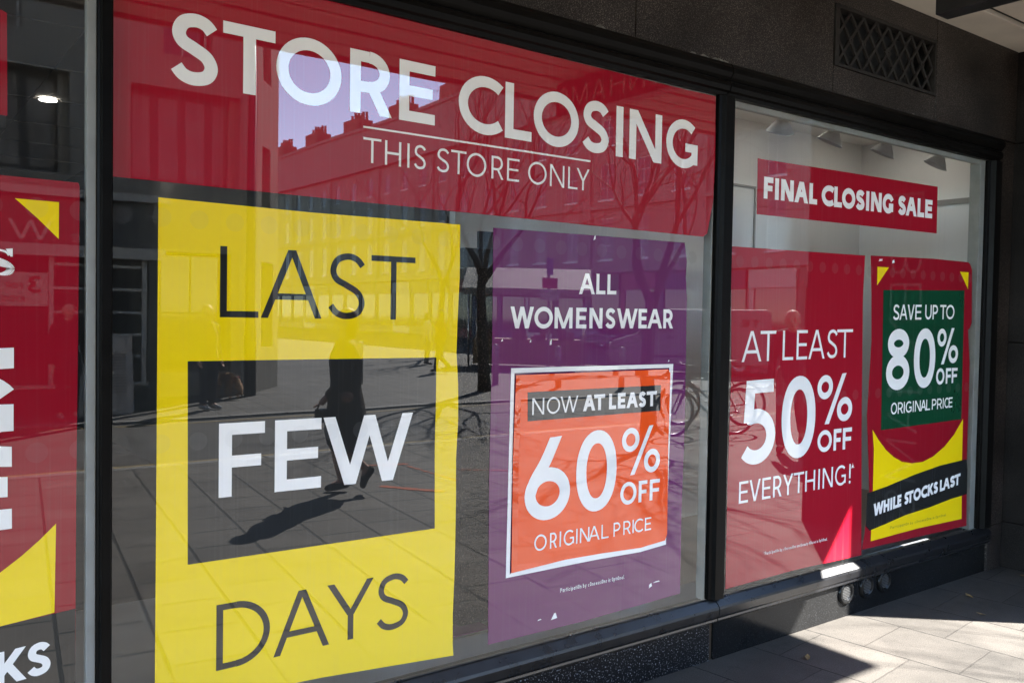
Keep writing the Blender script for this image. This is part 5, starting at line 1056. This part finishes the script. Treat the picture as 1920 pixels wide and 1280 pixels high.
hang = {'L': ((-.03, .25, 1.12), (.03, .26, .87)), 'R': ((-.03, -.25, 1.12), (.03, -.26, .87))}
swing = {'L': ((-.12, .25, 1.14), (-.10, .25, .88)), 'R': ((.10, -.25, 1.14), (.28, -.22, 1.00))}
wm = person((3.55, -4.58, 0), R(200), 1.66, 'woman in a dark knee length coat striding past the window, bare legged', {'L': ((.10, .07, .50), (.02, .07, .09), (.16, .07, .035)), 'R': ((.10, -.07, .50), (-.20, -.08, .24), (-.17, -.08, .08))}, {'L': ((-.05, .23, 1.13), (.06, .22, .92)), 'R': ((.02, -.24, 1.13), (.18, -.20, .95))}, cloth('dark_brown_coat', (.055, .042, .033)), None, cloth('dark_shoe', (.02, .016, .014)), 'brown', True, .56)
bg_ = tag(empty('handbag', (3.31, -4.50, .66), R(20)), 'small dark handbag held by the striding woman', 'bag'); b = BM(); b.box(-.09, .09, -.04, .04, 0, .12); obj('bag_body', b, mat('dark_leather', (.02, .018, .017), .5), bg_, bevel=.02); b = BM(); b.tube([(-.07, 0, .11), (-.03, 0, .20), (.03, 0, .20), (.07, 0, .11)], .008, 6); obj('bag_strap', b, mat('dark_leather', (.02, .018, .017), .5), bg_, True)
person((9.35, -3.95, 0), R(150), 1.79, 'bald man in a dark jacket walking with his head bowed', stride, hang, cloth('navy_jacket', (.025, .027, .04)), cloth('grey_trousers', (.10, .095, .09)), cloth('dark_shoe', (.02, .016, .014)), None, lean=.06, nod=1.0)
person((2.40, -12.0+.6, 0), R(80), 1.70, 'man in a black coat standing outside the shop bay across the road', stand, hang, cloth('black_coat', (.015, .015, .017)), cloth('black_trousers', (.02, .02, .022)), cloth('pale_shoe', (.2, .19, .18)), 'dark', coat=.72)
person((4.55, -11.75, 0), R(60), 1.70, 'person in dark jeans and white trainers waiting beside the dog', stand, hang, cloth('olive_jacket', (.06, .06, .045)), cloth('dark_jeans', (.020, .024, .035)), cloth('white_trainer', (.30, .30, .29)), 'fair')
person((12.9, -18.0, 0), R(-120), 1.72, 'person in a red jacket walking away towards the market stall', stride, hang, cloth('red_jacket', (.30, .03, .03)), cloth('dark_jeans', (.020, .024, .035)), cloth('dark_shoe', (.02, .016, .014)), 'dark')
person((14.6, -21.6, 0), R(20), 1.66, 'person in a pale jumper standing before the market stall', stand, hang, cloth('pale_jumper', (.45, .42, .38)), cloth('grey_trousers', (.10, .095, .09)), cloth('dark_shoe', (.02, .016, .014)), 'brown')
dog = tag(empty('dog', (5.5, -13.55, 0), R(82)), 'short haired tan dog sniffing the pavement with its head down', 'dog')
fur = mat('tan_fur', (.36, .20, .10), .9, var=.25, vscale=12, bump=.3, bscale=60)
D = [([Vector(p) for p in ((-.26, 0, .40), (-.10, 0, .37), (.08, 0, .385), (.22, 0, .37))], [.075, .085, .105, .10], 1.0), ([Vector(p) for p in ((.22, 0, .40), (.33, 0, .33), (.40, 0, .24))], [.075, .06, .052], 1.0), ([Vector(p) for p in ((.40, 0, .23), (.45, 0, .17), (.50, 0, .10))], [.062, .05, .028], 1.0), ([Vector(p) for p in ((-.31, 0, .42), (-.42, 0, .44), (-.50, 0, .50))], [.025, .018, .010], 1.0)]
for sg in (1, -1):
    D += [([Vector(p) for p in ((.20, sg*.075, .32), (.21, sg*.08, .18), (.19, sg*.08, .05), (.22, sg*.08, .018))], [.055, .032, .022, .026], 1.0), ([Vector(p) for p in ((-.25, sg*.075, .36), (-.19, sg*.085, .24), (-.30, sg*.085, .15), (-.29, sg*.085, .04), (-.25, sg*.085, .018))], [.075, .05, .028, .022, .026], 1.0), ([Vector(p) for p in ((.385, sg*.055, .27), (.40, sg*.075, .22), (.42, sg*.07, .18))], [.026, .024, .014], .5)]
fused('body', D, fur, dog, .010)
b = BM(); b.ball((.515, 0, .09), .016); obj('nose', b, blackp, dog, True)
b = BM(); b.tube([(.30+.062*math.cos(a)*.6, .062*math.sin(a), .36+.062*math.cos(a)*.8) for a in [2*math.pi*k/16 for k in range(17)]], .010, 6); obj('collar', b, mat('red_collar', (.3, .02, .02), .5), dog, True)
print('objects', len(bpy.data.objects))
